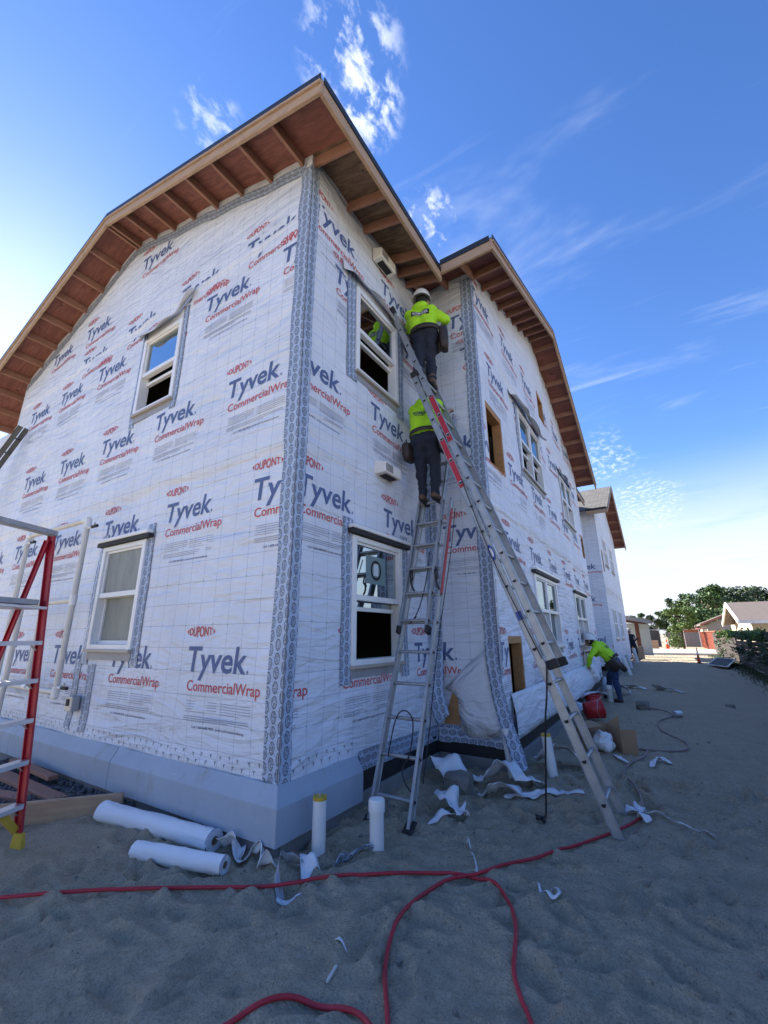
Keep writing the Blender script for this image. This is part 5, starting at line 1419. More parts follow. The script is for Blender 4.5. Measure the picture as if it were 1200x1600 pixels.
ribbon('white scraps heaped behind the bending worker\'s leg', [(1.0, 10.2, 0.1), (1.15, 10.4, 0.30), (1.35, 10.5, 0.22), (1.55, 10.6, 0.05)], [0.3, 0.4, 0.35, 0.2], tilt=[30, -25, 15, -20])
# lumber and gravel at the left
lum = MB(); lum.bar((-2.75, -1.30, 0.075), (-1.72, -0.16, 0.085), 0.045, 0.17)
tag(lum.build('form_board', M['fir'], bevel=0.004), 'long pale form board lying on edge beside the gravel', 'board')
for i, (a, b, w_, l) in enumerate((((-3.9, -0.42, 0.10), (-2.42, -0.36, 0.05), 0.14, 'brown plank offcut pointing at the footing'), ((-3.6, -0.75, 0.06), (-2.75, -0.52, 0.05), 0.13, 'shorter brown plank offcut nearest the form board'), ((-3.9, -0.25, 0.16), (-2.95, -0.22, 0.12), 0.09, 'squared brown offcut lying on top at the back'))):
    mb = MB(); mb.bar(a, b, w_, 0.04)
    tag(mb.build('plank', M['rafter'], bevel=0.003), l, 'plank', 'plank offcuts on the gravel')
gm = MB(); bmt = bmesh.new(); bmesh.ops.create_icosphere(bmt, subdivisions=1, radius=1.0)
tv = np.array([v.co[:] for v in bmt.verts]); tf = [tuple(v.index for v in f.verts) for f in bmt.faces]; bmt.free()
for _ in range(2600):
    x, y = random.uniform(-4.6, -1.65), random.uniform(-1.15, -0.06)
    if (x + 2.75) * 1.14 - (y + 1.30) * 1.03 > -0.06: continue
    s_ = random.uniform(0.010, 0.026)
    k = np.array([random.uniform(0.7, 1.3) * s_ for _ in range(3)])
    gm.add(tv * k + np.array([x, y, 0.035 + random.uniform(0, 0.02)]), tf)
tag(gm.build('gravel', M['gravel']), 'dark crushed gravel strip behind the form board', 'gravel', kind='stuff')
gbed = MB(); gbed.add([(-4.7, -1.2, 0.03), (-2.70, -1.2, 0.03), (-1.75, -0.06, 0.03), (-4.7, -0.06, 0.03)], [(0, 1, 2, 3)])
tag(gbed.build('gravel_bed', M['gravel']), kind='structure')

# ------------------------------------------------------------------ people
def capsule(mb, a, b, ra, rb, n=14, k=4):
    a, b = Vector(a), Vector(b)
    d = b - a
    L = d.length
    d = d.normalized() if L > 1e-6 else Vector((0, 0, 1))
    P, Rr = [], []
    for i in range(k + 1):
        t = math.pi / 2 * i / k
        P.append(a - d * ra * math.cos(t)); Rr.append(max(1e-4, ra * math.sin(t)))
    for i in range(k + 1):
        t = math.pi / 2 * i / k
        P.append(b + d * rb * math.sin(t)); Rr.append(max(1e-4, rb * math.cos(t)))
    mb.tube(P, 0, n, rads=Rr)
def body(name, root, segs, mats, voxel=0.013, fold=0.012, seed=1):
    """union of tapered capsules fused by a voxel remesh; each face takes the material of its nearest capsule"""
    mb = MB()
    for (a, b, ra, rb, _) in segs: capsule(mb, a, b, ra, rb)
    tmp = mb.build(name, M['skin'])
    rm = tmp.modifiers.new('fuse', 'REMESH'); rm.mode = 'VOXEL'; rm.voxel_size = voxel
    sm = tmp.modifiers.new('smooth', 'SMOOTH'); sm.iterations = 4; sm.factor = 0.5
    bpy.context.view_layer.update()
    me = bpy.data.meshes.new_from_object(tmp.evaluated_get(dg()))
    me.name = name
    old = tmp.data
    bpy.data.objects.remove(tmp); bpy.data.meshes.remove(old)
    n = len(me.vertices)
    co = np.empty(n * 3); me.vertices.foreach_get('co', co); co = co.reshape(-1, 3)
    no = np.empty(n * 3); me.vertices.foreach_get('normal', no); no = no.reshape(-1, 3)
    best = np.full(n, 1e9); idx = np.zeros(n, int)
    for (a, b, ra, rb, mi) in segs:
        a, b = np.array(a, float), np.array(b, float); d = b - a; L2_ = max(1e-9, d @ d)
        t = np.clip(((co - a) @ d) / L2_, 0, 1)
        dist = np.linalg.norm(co - (a + t[:, None] * d), axis=1) - (ra + (rb - ra) * t)
        w_ = dist < best
        best[w_] = dist[w_]; idx[w_] = mi
    cloth = np.array([1.0 if mats[i] in ('hivis', 'trouser', 'jeans') else 0.0 for i in range(len(mats))])
    k = (vnoise(co[:, 0] * 9 + co[:, 2] * 5, co[:, 2] * 13 - co[:, 1] * 6, seed) + 0.5 * vnoise(co[:, 0] * 22 + co[:, 1] * 17, co[:, 2] * 30, seed + 1)) * fold * 2
    co = co + no * (k * cloth[idx])[:, None]
    me.vertices.foreach_set('co', co.ravel())
    me.materials.clear()
    for m_ in mats: me.materials.append(M[m_])
    fi = [int(np.bincount(idx[list(p.vertices)]).argmax()) for p in me.polygons]
    me.polygons.foreach_set('material_index', fi)
    me.polygons.foreach_set('use_smooth', [True] * len(fi))
    me.update()
    o = bpy.data.objects.new(name, me); COL.objects.link(o); adopt(o, root)
    return o
def lerp(a, b, t): return tuple(Vector(a) * (1 - t) + Vector(b) * t)
def figure(root, J, mats, seed=1, slim=1.0, hands=True):
    """J: joints. mats: 0 top, 1 trousers, 2 boots, 3 skin, 4 hair"""
    s = []
    k = slim
    pel = Vector(J['hl']) * 0.5 + Vector(J['hr']) * 0.5
    shc = Vector(J['sl']) * 0.5 + Vector(J['sr']) * 0.5
    lat = (Vector(J['sr']) - Vector(J['sl'])).normalized(); lath = (Vector(J['hr']) - Vector(J['hl'])).normalized()
    # pelvis and torso
    s.append((J['hl'], J['hr'], 0.115 * k, 0.115 * k, 1))
    w_ = pel + (shc - pel) * 0.24
    for sg in (-1, 1):
        s.append((tuple(pel + lath * sg * 0.075), tuple(w_ + lath * sg * 0.075), 0.105 * k, 0.110 * k, 1))
        s.append((tuple(w_ + lath * sg * 0.075), tuple(shc + lat * sg * 0.095 - (shc - pel).normalized() * 0.10), 0.122 * k, 0.118 * k, 0))
    s.append((J['sl'], J['sr'], 0.082 * k, 0.082 * k, 0))
    hd = Vector(J['head']); nk = Vector(J['neck'])
    s.append((tuple(shc), tuple(nk), 0.085, 0.068, 0))
    s.append((tuple(nk), tuple(nk + (hd - nk) * 0.4), 0.058, 0.058, 3))
    f = Vector(J['face']).normalized()
    s.append((tuple(hd - Zv * 0.01), tuple(hd + Zv * 0.03), 0.092, 0.096, 4))
    s.append((tuple(hd + f * 0.03 - Zv * 0.05), tuple(hd + f * 0.035 + Zv * 0.0), 0.068, 0.078, 3))
    s.append((tuple(hd + f * 0.105 - Zv * 0.02), tuple(hd + f * 0.115 - Zv * 0.03), 0.016, 0.018, 3))
    ear = f.cross(Zv).normalized()
    for sg in (-1, 1): s.append((tuple(hd + ear * sg * 0.092 - Zv * 0.01), tuple(hd + ear * sg * 0.096 - Zv * 0.035), 0.018, 0.014, 3))
    for a in 'lr':
        s.append((J['s' + a], J['e' + a], 0.070 * k, 0.060 * k, 0)); s.append((J['e' + a], J['w' + a], 0.058 * k, 0.046 * k, 0))
        s.append((J['h' + a], J['k' + a], 0.102 * k, 0.076 * k, 1)); s.append((J['k' + a], J['a' + a], 0.074 * k, 0.058 * k, 1))
        an, to = Vector(J['a' + a]), Vector(J['t' + a])
        heel = an - (to - an).normalized() * 0.03 - Zv * 0.045
        s.append((tuple(an + Zv * 0.04), tuple(an - Zv * 0.03), 0.056, 0.054, 2)); s.append((tuple(heel), tuple(to + (to - an).normalized() * 0.03), 0.046, 0.040, 2)); s.append((tuple(heel - Zv * 0.018), tuple(to + (to - an).normalized() * 0.03 - Zv * 0.012), 0.040, 0.036, 5))
    b = body('body', root, s, mats, seed=seed)
    if hands:
        for a in 'lr':
            w_, h = Vector(J['w' + a]), Vector(J['f' + a])
            d = (h - w_).normalized(); sd = d.cross(Zv)
            sd = sd.normalized() if sd.length > 0.1 else Vector((1, 0, 0)); u = sd.cross(d)
            hs_ = [(tuple(w_), tuple(w_ + d * 0.03), 0.028, 0.032, 3)]
            for q in (-0.022, 0.0, 0.022): hs_.append((tuple(w_ + d * 0.03 + sd * q), tuple(w_ + d * 0.085 + sd * q), 0.018, 0.015, 3))
            for q, l in ((-0.033, 0.062), (-0.011, 0.075), (0.011, 0.080), (0.033, 0.070)):
                b0 = w_ + d * 0.088 + sd * q
                m0 = b0 + d * l * 0.55 - u * 0.012
                hs_.append((tuple(b0), tuple(m0), 0.0095, 0.009, 3)); hs_.append((tuple(m0), tuple(m0 + d * l * 0.35 - u * 0.028), 0.009, 0.0075, 3))
            sg = 1 if a == 'l' else -1
            t0 = w_ + d * 0.035 + sd * sg * 0.03
            hs_.append((tuple(t0), tuple(t0 + d * 0.035 + sd * sg * 0.028 - u * 0.012), 0.013, 0.010, 3)); hs_.append((tuple(t0 + d * 0.035 + sd * sg * 0.028 - u * 0.012), tuple(t0 + d * 0.07 + sd * sg * 0.026 - u * 0.022), 0.010, 0.008, 3))
            body('hand', root, hs_, mats, voxel=0.006, fold=0.0)
    return b
def hard_hat(root, c, tilt, face, m='hat'):
    o_ = MB()
    n = 26
    f = Vector(face).normalized(); f.z = 0; f.normalize(); sd = f.cross(Zv)
    V, Fc = [], []
    prof = [(0.150, -0.022, 0.0), (0.126, -0.010, 0.0), (0.122, 0.02, 0.0), (0.116, 0.06, 0.0), (0.098, 0.098, 0.0), (0.066, 0.124, 0.0), (0.025, 0.136, 0.0)]
    for (r, z, _) in prof:
        for i in range(n):
            an = 2 * math.pi * i / n
            rr = r
            cx = math.cos(an)
            if r > 0.14: rr = 0.130 + 0.035 * max(0, cx) ** 2 + 0.008
            V.append(Vector(c) + f * cx * rr * 1.12 + sd * math.sin(an) * rr + Zv * z + Vector(tilt) * (z + 0.02))
    for j in range(len(prof) - 1):
        for i in range(n): Fc.append((j * n + i, j * n + (i + 1) % n, (j + 1) * n + (i + 1) % n, (j + 1) * n + i))
    Fc.append(tuple((len(prof) - 1) * n + i for i in range(n)))
    o_.add(V, Fc)
    h = o_.build('hard_hat', M[m], root, smooth=True)
    sd_ = h.modifiers.new('thick', 'SOLIDIFY'); sd_.thickness = 0.004
    rb = MB(); rb.tube([Vector(c) + f * t * 0.125 * 1.1 + Zv * (0.142 * math.sqrt(max(0, 1 - t * t)) - 0.002) for t in np.linspace(-0.85, 0.85, 12)], 0.010, 8)
    rb.build('hat_ridge', M[m], h, smooth=True)
def belt(root, c, lat, up, rx, ry, pouches, m='leather', h=0.05):
    lat, up = Vector(lat).normalized(), Vector(up).normalized(); fw = lat.cross(up).normalized(); c = Vector(c)
    V = []
    n = 28
    for zz in (-h / 2, h / 2):
        for i in range(n):
            an = 2 * math.pi * i / n
            V.append(c + lat * math.cos(an) * rx + fw * math.sin(an) * ry + up * zz)
    mb = MB(); mb.add(V, [(i, (i + 1) % n, n + (i + 1) % n, n + i) for i in range(n)])
    b = mb.build('tool_belt', M[m], root, smooth=True)
    sd = b.modifiers.new('thick', 'SOLIDIFY'); sd.thickness = 0.008
    for (an, w_, hh, dd, drop) in pouches:
        an = R(an)
        o = c + lat * math.cos(an) * (rx + dd * 0.4) + fw * math.sin(an) * (ry + dd * 0.4) - up * drop
        rad = (lat * math.cos(an) + fw * math.sin(an)).normalized(); tan = up.cross(rad).normalized()
        p = MB()
        V = []
        for zz, s_ in ((-hh, 0.75), (-hh * 0.55, 1.0), (0.0, 1.05), (hh * 0.3, 1.0)):
            for i in range(12):
                t = 2 * math.pi * i / 12
                cx, cy = math.cos(t), math.sin(t)
                cx = math.copysign(abs(cx) ** 0.6, cx); cy = math.copysign(abs(cy) ** 0.6, cy)
                V.append(o + tan * cx * w_ / 2 * s_ + rad * cy * dd / 2 * s_ + up * zz)
        F_ = [(j * 12 + i, j * 12 + (i + 1) % 12, (j + 1) * 12 + (i + 1) % 12, (j + 1) * 12 + i) for j in range(3) for i in range(12)] + [tuple(range(11, -1, -1))]
        p.add(V, F_); pq = p.build('tool_pouch', M[m], b, smooth=True)
        t_ = MB(); t_.tube([o + up * hh * 0.2 + tan * w_ * 0.2, o + up * (hh * 0.3 + 0.07) + tan * w_ * 0.25 + rad * 0.01], 0.010, 8); t_.build('tool_handle', M['rubber'], pq)
    return b
def back_print(root, body_o, c, right, up, out, text, wid, cap, ink='ink_dark', patch_=None):
    """lettering laid on the back of a garment by projecting it onto the body mesh"""
    c, right, up, out = Vector(c), Vector(right).normalized(), Vector(up).normalized(), Vector(out).normalized()
    from mathutils.bvhtree import BVHTree
    bm = bmesh.new(); bm.from_mesh(body_o.data); bvh = BVHTree.FromBMesh(bm); bm.free()
    def put(p2, off):
        s_ = c + right * p2[0] + up * p2[1] + out * 0.6
        hit = bvh.ray_cast(s_, -out)
        q = hit[0] if hit[0] is not None else c + right * p2[0] + up * p2[1]
        return q + out * off
    if patch_:
        w2, h2 = patch_
        n, k = 16, 6
        P = np.array([[tuple(put(((i / n - 0.5) * w2, (j / k - 0.5) * h2), 0.006)) for i in range(n + 1)] for j in range(k + 1)])
        mb = MB(); mb.grid(P); mb.build('shirt_patch', M['hole'], root, smooth=True)
    v, f = text2d(text, 0.02)
    v = v.copy(); v[:, 0] -= v[:, 0].min(); v[:, 0] *= wid / v[:, 0].max(); v[:, 1] *= cap / 0.70
    V = [put((x - wid / 2, y - cap / 2), 0.011) for x, y in v]
    mb = MB(); mb.add(V, f); o = mb.build('shirt_lettering', M[ink], root)
    tag(o, kind='stuff')
    ln = MB(); P = np.array([[tuple(put(((i / 12 - 0.5) * wid * 0.8, -cap * 0.95 + j * 0.008), 0.009)) for i in range(13)] for j in range(2)]); ln.grid(P); ln.build('shirt_underline', M[ink], root)
MT = ['hivis', 'trouser', 'boot', 'skin', 'hair', 'rubber']
# upper worker
w1 = thing('person', 'worker in lime hoodie and white hard hat near the top of the big ladder', 'person', (0.40, 1.9, 4.62), 'workers in lime hoodies')
J1 = dict(al=(0.33, 1.80, 4.74), tl=(0.29, 1.93, 4.68), ar=(0.47, 1.93, 4.72), tr=(0.45, 2.06, 4.665), kl=(0.31, 1.88, 5.08), kr=(0.43, 2.00, 5.08), hl=(0.30, 1.93, 5.46), hr=(0.46, 1.95, 5.46),
          sl=(0.155, 1.97, 5.905), sr=(0.475, 2.00, 5.865), neck=(0.315, 2.01, 5.985), head=(0.300, 2.055, 6.125), face=(-0.2, 1, 0.1),
          el=(0.05, 2.10, 5.68), wl=(0.12, 2.32, 5.86), fl=(0.14, 2.45, 5.92), er=(0.665, 2.03, 5.64), wr=(0.56, 2.24, 5.80), fr=(0.52, 2.36, 5.90))
b1 = figure(w1, J1, MT, seed=3)
hard_hat(w1, (0.300, 2.05, 6.185), (0, 0, 0), (-0.2, 1, 0))
hood = MB(); hood.sphere((0.315, 1.945, 5.965), (0.125, 0.075, 0.070), 16, 8); hood.build('hood', M['hivis'], w1, smooth=True)
belt(w1, (0.385, 1.945, 5.50), (1, 0.1, -0.05), (-0.05, 0.05, 1), 0.205, 0.150, ((195, 0.20, 0.19, 0.14, 0.03), (240, 0.21, 0.20, 0.11, 0.03), (292, 0.22, 0.19, 0.11, 0.03), (345, 0.16, 0.27, 0.12, 0.06)), h=0.07)
back_print(w1, b1, (0.315, 1.98, 5.79), (0.97, 0.05, -0.16), (0.05, 0.1, 1), (0.35, -0.94, 0), 'GOMEZER', 0.235, 0.042, 'white', (0.275, 0.092))
tl = MB(); tl.bar((0.50, 2.40, 5.90), (0.52, 2.44, 6.04), 0.05, 0.035, (0, 1, 0)); tl.bar((0.51, 2.42, 6.02), (0.46, 2.52, 6.05), 0.045, 0.04)
tag(tl.build('staple_gun', M['trouser'], bevel=0.006), 'dark staple gun held up by the upper worker', 'tool')
# lower worker on the narrow ladder
w2 = thing('person', 'worker in lime hoodie on the narrow ladder, half behind the big ladder', 'person', (0.36, 1.9, 3.03), 'workers in lime hoodies')
J2 = dict(al=(0.285, 1.90, 3.14), tl=(0.275, 2.03, 3.085), ar=(0.455, 1.90, 3.14), tr=(0.465, 2.03, 3.085), kl=(0.275, 1.91, 3.50), kr=(0.465, 1.92, 3.50), hl=(0.295, 1.84, 3.83), hr=(0.445, 1.84, 3.83),
          sl=(0.19, 1.93, 4.34), sr=(0.51, 1.95, 4.34), neck=(0.335, 1.97, 4.43), head=(0.330, 2.05, 4.56), face=(0, 1, 0.3),
          el=(0.20, 2.18, 4.25), wl=(0.26, 2.37, 4.42), fl=(0.28, 2.46, 4.50), er=(0.50, 2.19, 4.25), wr=(0.45, 2.37, 4.44), fr=(0.48, 2.46, 4.52))
b2 = figure(w2, J2, MT, seed=8)
hood = MB(); hood.sphere((0.335, 1.90, 4.405), (0.115, 0.07, 0.07), 16, 8); hood.build('hood', M['hivis'], w2, smooth=True)
jk = MB(); jk.tube([(0.37, 1.86, 3.835), (0.37, 1.85, 3.90), (0.37, 1.86, 3.96)], 0, 20, cap=False, rads=[0.205, 0.195, 0.17])
belt(w2, (0.37, 1.855, 3.93), (1, 0, 0), (0, 0.05, 1), 0.200, 0.150, ((190, 0.22, 0.17, 0.12, 0.14), (350, 0.20, 0.16, 0.12, 0.13), (270, 0.03, 0.20, 0.03, 0.03), (225, 0.06, 0.14, 0.05, 0.06)), h=0.05)
back_print(w2, b2, (0.355, 1.95, 4.22), (1, 0, 0), (0, 0.05, 1), (0, -1, 0), 'GOMEZER', 0.22, 0.042, 'ink_dark')
# bending worker by the bay
w3 = thing('person', 'worker in lime hoodie and blue jeans bending to the wall beside the bay', 'person', (1.25, 9.3, 0), 'workers in lime hoodies')
M3 = ['hivis', 'jeans', 'boot', 'skin', 'hair', 'rubber']
g0 = gz(1.3, 9.3)
J3 = dict(al=(1.45, 8.98, 0.10), tl=(1.32, 9.06, 0.055), ar=(1.20, 9.58, 0.10), tr=(1.08, 9.66, 0.055), kl=(1.40, 9.02, 0.50), kr=(1.24, 9.44, 0.50), hl=(1.43, 8.95, 0.88), hr=(1.45, 9.18, 0.88),
          sl=(1.13, 8.78, 1.19), sr=(1.20, 9.12, 1.25), neck=(1.06, 8.93, 1.27), head=(0.995, 8.92, 1.34), face=(-0.9, 0.1, -0.35),
          el=(1.00, 8.62, 0.99), wl=(0.92, 8.74, 0.80), fl=(0.90, 8.80, 0.72), er=(1.06, 9.26, 1.02), wr=(0.95, 9.10, 1.06), fr=(0.91, 9.04, 1.08))
b3 = figure(w3, J3, M3, seed=12)
hood = MB(); hood.sphere((1.12, 8.94, 1.29), (0.075, 0.11, 0.06), 16, 8); hood.build('hood', M['hivis'], w3, smooth=True)
hard_hat(w3, (0.985, 8.92, 1.385), (-0.35, 0.0, 0), (-0.9, 0.1, 0), 'hat')
belt(w3, (1.40, 9.05, 0.95), (0.08, 1.0, 0), (-0.62, -0.1, 0.78), 0.195, 0.155, ((185, 0.20, 0.20, 0.12, 0.08), (235, 0.16, 0.18, 0.10, 0.07), (310, 0.16, 0.18, 0.10, 0.07), (355, 0.14, 0.26, 0.10, 0.10)), h=0.06)
back_print(w3, b3, (1.24, 8.98, 1.14), (0.2, 0.97, 0.1), (-0.65, 0.0, 0.76), (0.76, -0.15, 0.62), 'GOMEZER', 0.24, 0.042, 'ink_dark')
# far worker by the porch
w4 = thing('person', 'distant worker in dark clothes and hard hat beside the porch post', 'person', (0.75, 27.0, 0))
w4['category'] = 'person'
J4 = dict(al=(0.62, 27.0, 0.10), tl=(0.70, 26.9, 0.05), ar=(0.92, 27.0, 0.10), tr=(1.0, 26.9, 0.05), kl=(0.66, 26.95, 0.5), kr=(0.95, 26.95, 0.5), hl=(0.68, 27.0, 0.9), hr=(0.88, 27.0, 0.9),
          sl=(0.56, 27.0, 1.40), sr=(0.90, 27.0, 1.40), neck=(0.72, 27.0, 1.48), head=(0.70, 27.0, 1.62), face=(0.8, -0.4, 0),
          el=(0.60, 26.8, 1.12), wl=(0.85, 26.7, 1.18), fl=(0.95, 26.7, 1.2), er=(0.98, 26.85, 1.14), wr=(1.12, 26.8, 1.25), fr=(1.2, 26.8, 1.27))
figure(w4, J4, ['trouser', 'trouser', 'boot', 'skin', 'hair', 'rubber'], seed=15, hands=False)
hard_hat(w4, (0.70, 27.0, 1.68), (0, 0, 0), (0.8, -0.4, 0), 'tan')
# scraper board the bending worker holds against the wall
sb_ = MB(); sb_.box((BX + 0.03, 8.72, 1.10), (BX + 0.10, 9.05, 1.13)); sb_.box((BX + 0.03, 8.72, 0.62), (BX + 0.05, 8.76, 1.10)); sb_.box((BX + 0.03, 8.98, 0.62), (BX + 0.05, 9.02, 1.10))
tag(sb_.build('metal_flashing', M['alu_bright']), 'bent metal flashing piece held to the wall by the bending worker', 'flashing')

# ------------------------------------------------------------------ porch, fences, neighbours
po = thing('porch', 'brown timber porch with shingled roof at the far end of the house', 'porch', (0.9, 29, 0))
mb = MB(); mb.bar((1.05, 29.1, 0.75), (1.06, 29.1, 2.35), 0.22, 0.22, (0, 1, 0)); mb.build('post', M['brownpost'], po)
mb = MB(); mb.bar((1.05, 29.1, 0.0), (1.05, 29.1, 0.76), 0.34, 0.34, (0, 1, 0)); mb.build('post_base', M['concrete'], po, bevel=0.01)
mb = MB(); mb.hexa([(-0.5, 27.6, 2.62), (1.85, 27.6, 2.12), (1.85, 32.5, 2.12), (-0.5, 32.5, 2.62), (-0.5, 27.6, 2.80), (1.85, 27.6, 2.28), (1.85, 32.5, 2.28), (-0.5, 32.5, 2.80)]); mb.build('roof', M['roof_brown'], po)
mb = MB(); mb.hexa([(-0.5, 27.56, 2.55), (1.87, 27.56, 2.05), (1.87, 27.598, 2.05), (-0.5, 27.598, 2.55), (-0.5, 27.56, 2.79), (1.87, 27.56, 2.26), (1.87, 27.598, 2.26), (-0.5, 27.598, 2.79)]); mb.build('fascia_board', M['tan'], po)
mb = MB(); mb.bar((-0.4, 29.1, 2.36), (1.6, 29.1, 2.16), 0.14, 0.18); mb.build('beam', M['brownpost'], po)
mb = MB(); mb.box((-3, 32.4, 0.1), (1.62, 32.5, 2.2)); mb.build('back_wall', M['greywall'], po)
mb = MB(); mb.box((-3, 27.2, 0.0), (0.62, 32.4, 0.28)); mb.build('porch_floor', M['slab'], po)
lift = thing('machine', 'yellow machine body standing in the porch behind the distant worker', 'machine', (0.55, 28.0, 0.28))
mb = MB(); mb.hexa([(0.15, 27.9, 0.5), (0.95, 27.9, 0.5), (0.95, 28.6, 0.5), (0.15, 28.6, 0.5), (0.2, 27.95, 1.1), (0.75, 27.95, 1.1), (0.75, 28.55, 1.1), (0.2, 28.55, 1.1)]); mb.build('hood', M['yellow_machine'], lift, bevel=0.05)
for x in (0.3, 0.8):
    mb = MB(); mb.tube([(x, 27.85, 0.42), (x, 28.0, 0.42)], 0.15, 18); smooth_angle(mb.build('wheel', M['rubber'], lift))
# chain-link fence with dark screen beyond the slab
cf = thing('chain_link_fence', 'chain link fence with steel posts and dark screen beyond the pavement', 'fence', (1.5, 57, 0))
for x in (-3.0, -1.0, 0.7, 1.9, 2.45, 4.2, 5.6):
    mb = MB(); mb.tube([(x, 57, 0), (x, 57, 1.95)], 0.035, 8); mb.build('post', M['steel'], cf)
for z in (1.92, 1.1): 
    mb = MB(); mb.tube([(-3 if z > 1.5 else 1.9, 57, z), (5.6 if z > 1.5 else 2.45, 57, z)], 0.028, 8); mb.build('rail', M['steel'], cf)
mb = MB(); mb.add([(-3, 57.06, 0.05), (1.88, 57.06, 0.05), (1.88, 57.06, 1.86), (-3, 57.06, 1.86)], [(0, 1, 2, 3)]); mb.build('screen', M['screen'], cf)
gf = thing('board_fence', 'grey weathered board fence behind the chain link', 'fence', (4, 60, 0))
for k in range(26):
    mb = MB(); x = 2.6 + k * 0.145; mb.box((x, 60, 0), (x + 0.14, 60.02, 1.62 + random.uniform(-0.02, 0.02))); mb.build('board', M['fence_grey'], gf)
# redwood fence, boards seen edge on along the neighbour's side
rf = thing('redwood_fence', 'sunlit redwood board fence at the end of the dark hedge', 'fence', (6, 40, 0))
n = 34
for k in range(n):
    t = k / n; y = 38.6 + t * 20.0; x = 6.08 - 0.30 * t
    mb = MB(); mb.box((x, y, 0.0), (x + 0.03, y + 0.46, 1.62)); mb.build('board', M['redwood'], rf)
    mb = MB(); mb.box((x - 0.035, y + 0.40, 0.0), (x - 0.002, y + 0.50, 1.64)); mb.build('batten', M['redwood'], rf)
mb = MB(); mb.bar((6.07, 38.5, 1.66), (5.76, 58.6, 1.66), 0.16, 0.05); mb.build('cap_board', M['redwood'], rf)
# dark fence along the yard with hedge over it
df = thing('dark_fence', 'dark weathered plank fence along the right side of the sand', 'fence', (5.5, 20, 0))
y = -9.0
while y < 36.5:
    l = 2.35
    mb = MB(); mb.box((5.46, y, 0.0), (5.56, y + 0.10, 1.50)); mb.build('post', M['darkwood'], df)
    for k in range(8):
        z = 0.06 + k * 0.185
        mb = MB(); mb.box((5.42 + random.uniform(0, 0.012), y + 0.02, z), (5.455, y + l, z + 0.165)); mb.build('plank', M['darkwood'], df)
    y += l + 0.02

def leaves(mb, c, rad, n, size, squash=1.0):
    for _ in range(n):
        v = Vector((random.gauss(0, 1), random.gauss(0, 1), random.gauss(0, 1))).normalized() * (random.random() ** 0.45)
        p = Vector(c) + Vector((v.x * rad[0], v.y * rad[1], v.z * rad[2]))
        a = Vector((random.gauss(0, 1), random.gauss(0, 1), random.gauss(0, 0.6))).normalized()
        b = a.cross(Vector((random.gauss(0, 1), random.gauss(0, 1), random.gauss(0, 1)))).normalized()
        s_ = size * random.uniform(0.6, 1.3)
        mb.add([p - a * s_ * 0.6, p + b * s_ * 0.32, p + a * s_ * 0.6, p - b * s_ * 0.32], [(0, 1, 2, 3)])
def tree(label, x, y, h, rad, m, clumps, per, size, trunk_h=0.45, group='trees behind the houses', name='tree', tr=None):
    o = thing(name, label, 'tree', (x, y, 0), group)
    tr = tr or h * 0.03
    mb = MB()
    top = Vector((x + random.uniform(-0.3, 0.3) * h * 0.1, y, h * 0.78))
    mb.tube([(x, y, -0.1), (x, y, h * trunk_h * 0.5), (x + 0.02 * h, y, h * trunk_h), top], tr, 8, rads=[tr * 1.3, tr, tr * 0.75, tr * 0.2])
    cs = []
    for k in range(clumps):
        an = random.uniform(0, 2 * math.pi); q = random.uniform(0.25, 1.0) ** 0.6
        zz = random.uniform(trunk_h * 0.9, 1.0)
        w_ = math.sqrt(max(0.08, 1 - ((zz - (trunk_h + 1) / 2) / ((1 - trunk_h) / 2 + 0.12)) ** 2))
        c = Vector((x + math.cos(an) * rad * q * w_, y + math.sin(an) * rad * q * w_, h * zz * 0.95))
        cs.append(c)
        if k % 3 == 0: mb.tube([(x, y, h * trunk_h * random.uniform(0.7, 1.1)), c * 0.5 + Vector((x, y, h * trunk_h)) * 0.5 + Vector((0, 0, h * 0.04)), c], tr * 0.3, 6, rads=[tr * 0.5, tr * 0.3, tr * 0.08])
    mb.build('trunk', M['bark'], o)
    lf = MB()
    for c in cs:
        r = rad * random.uniform(0.26, 0.46)
        leaves(lf, c, (r, r, r * 0.72), int(per * 1.9), size)
    lf.build('crown', M[m], o)
    return o
tree('tall rounded broadleaf tree with gaps of sky above the beige house', 8.6, 92, 9.6, 3.6, 'leaf_mid', 24, 130, 0.42)
tree('dark spreading tree at the right edge above the cream house', 15.5, 96, 9.0, 4.6, 'leaf_dark', 26, 130, 0.45)
tree('dark tree between the tall broadleaf tree and the right edge', 12.2, 99, 9.6, 3.6, 'leaf_dark', 22, 120, 0.45)
tree('small dark tree left of the tall broadleaf tree', 5.0, 95, 8.8, 1.7, 'leaf_dark', 14, 110, 0.36, trunk_h=0.55)
tree('low wide green tree behind the board fence', 8.4, 78, 5.2, 3.6, 'leaf_mid', 24, 130, 0.34, trunk_h=0.2)
tree('low dark tree behind the beige house', 13.0, 82, 5.4, 4.2, 'leaf_dark', 22, 120, 0.36, trunk_h=0.2)
tree('bright young tree with a leaning trunk by the chain link fence', 3.9, 53, 4.2, 1.35, 'leaf_light', 20, 120, 0.20, trunk_h=0.5, tr=0.09)
tree('grey green tree behind the porch roof', 0.6, 88, 5.4, 2.2, 'leaf_dark', 18, 120, 0.32, trunk_h=0.2)
tree('grey green tree right of the porch roof', 2.9, 104, 6.0, 2.0, 'leaf_mid', 16, 120, 0.34, trunk_h=0.25)
tree('distant dark tree left of the porch roof', -2.6, 92, 5.4, 2.2, 'leaf_dark', 14, 110, 0.34, trunk_h=0.2)
bush = MB(); leaves(bush, (3.3, 52.5, 0.75), (0.75, 0.6, 0.85), 700, 0.16)
tag(bush.build('shrub', M['leaf_light']), 'pale green shrub at the foot of the young tree', 'shrub')
vine = MB()
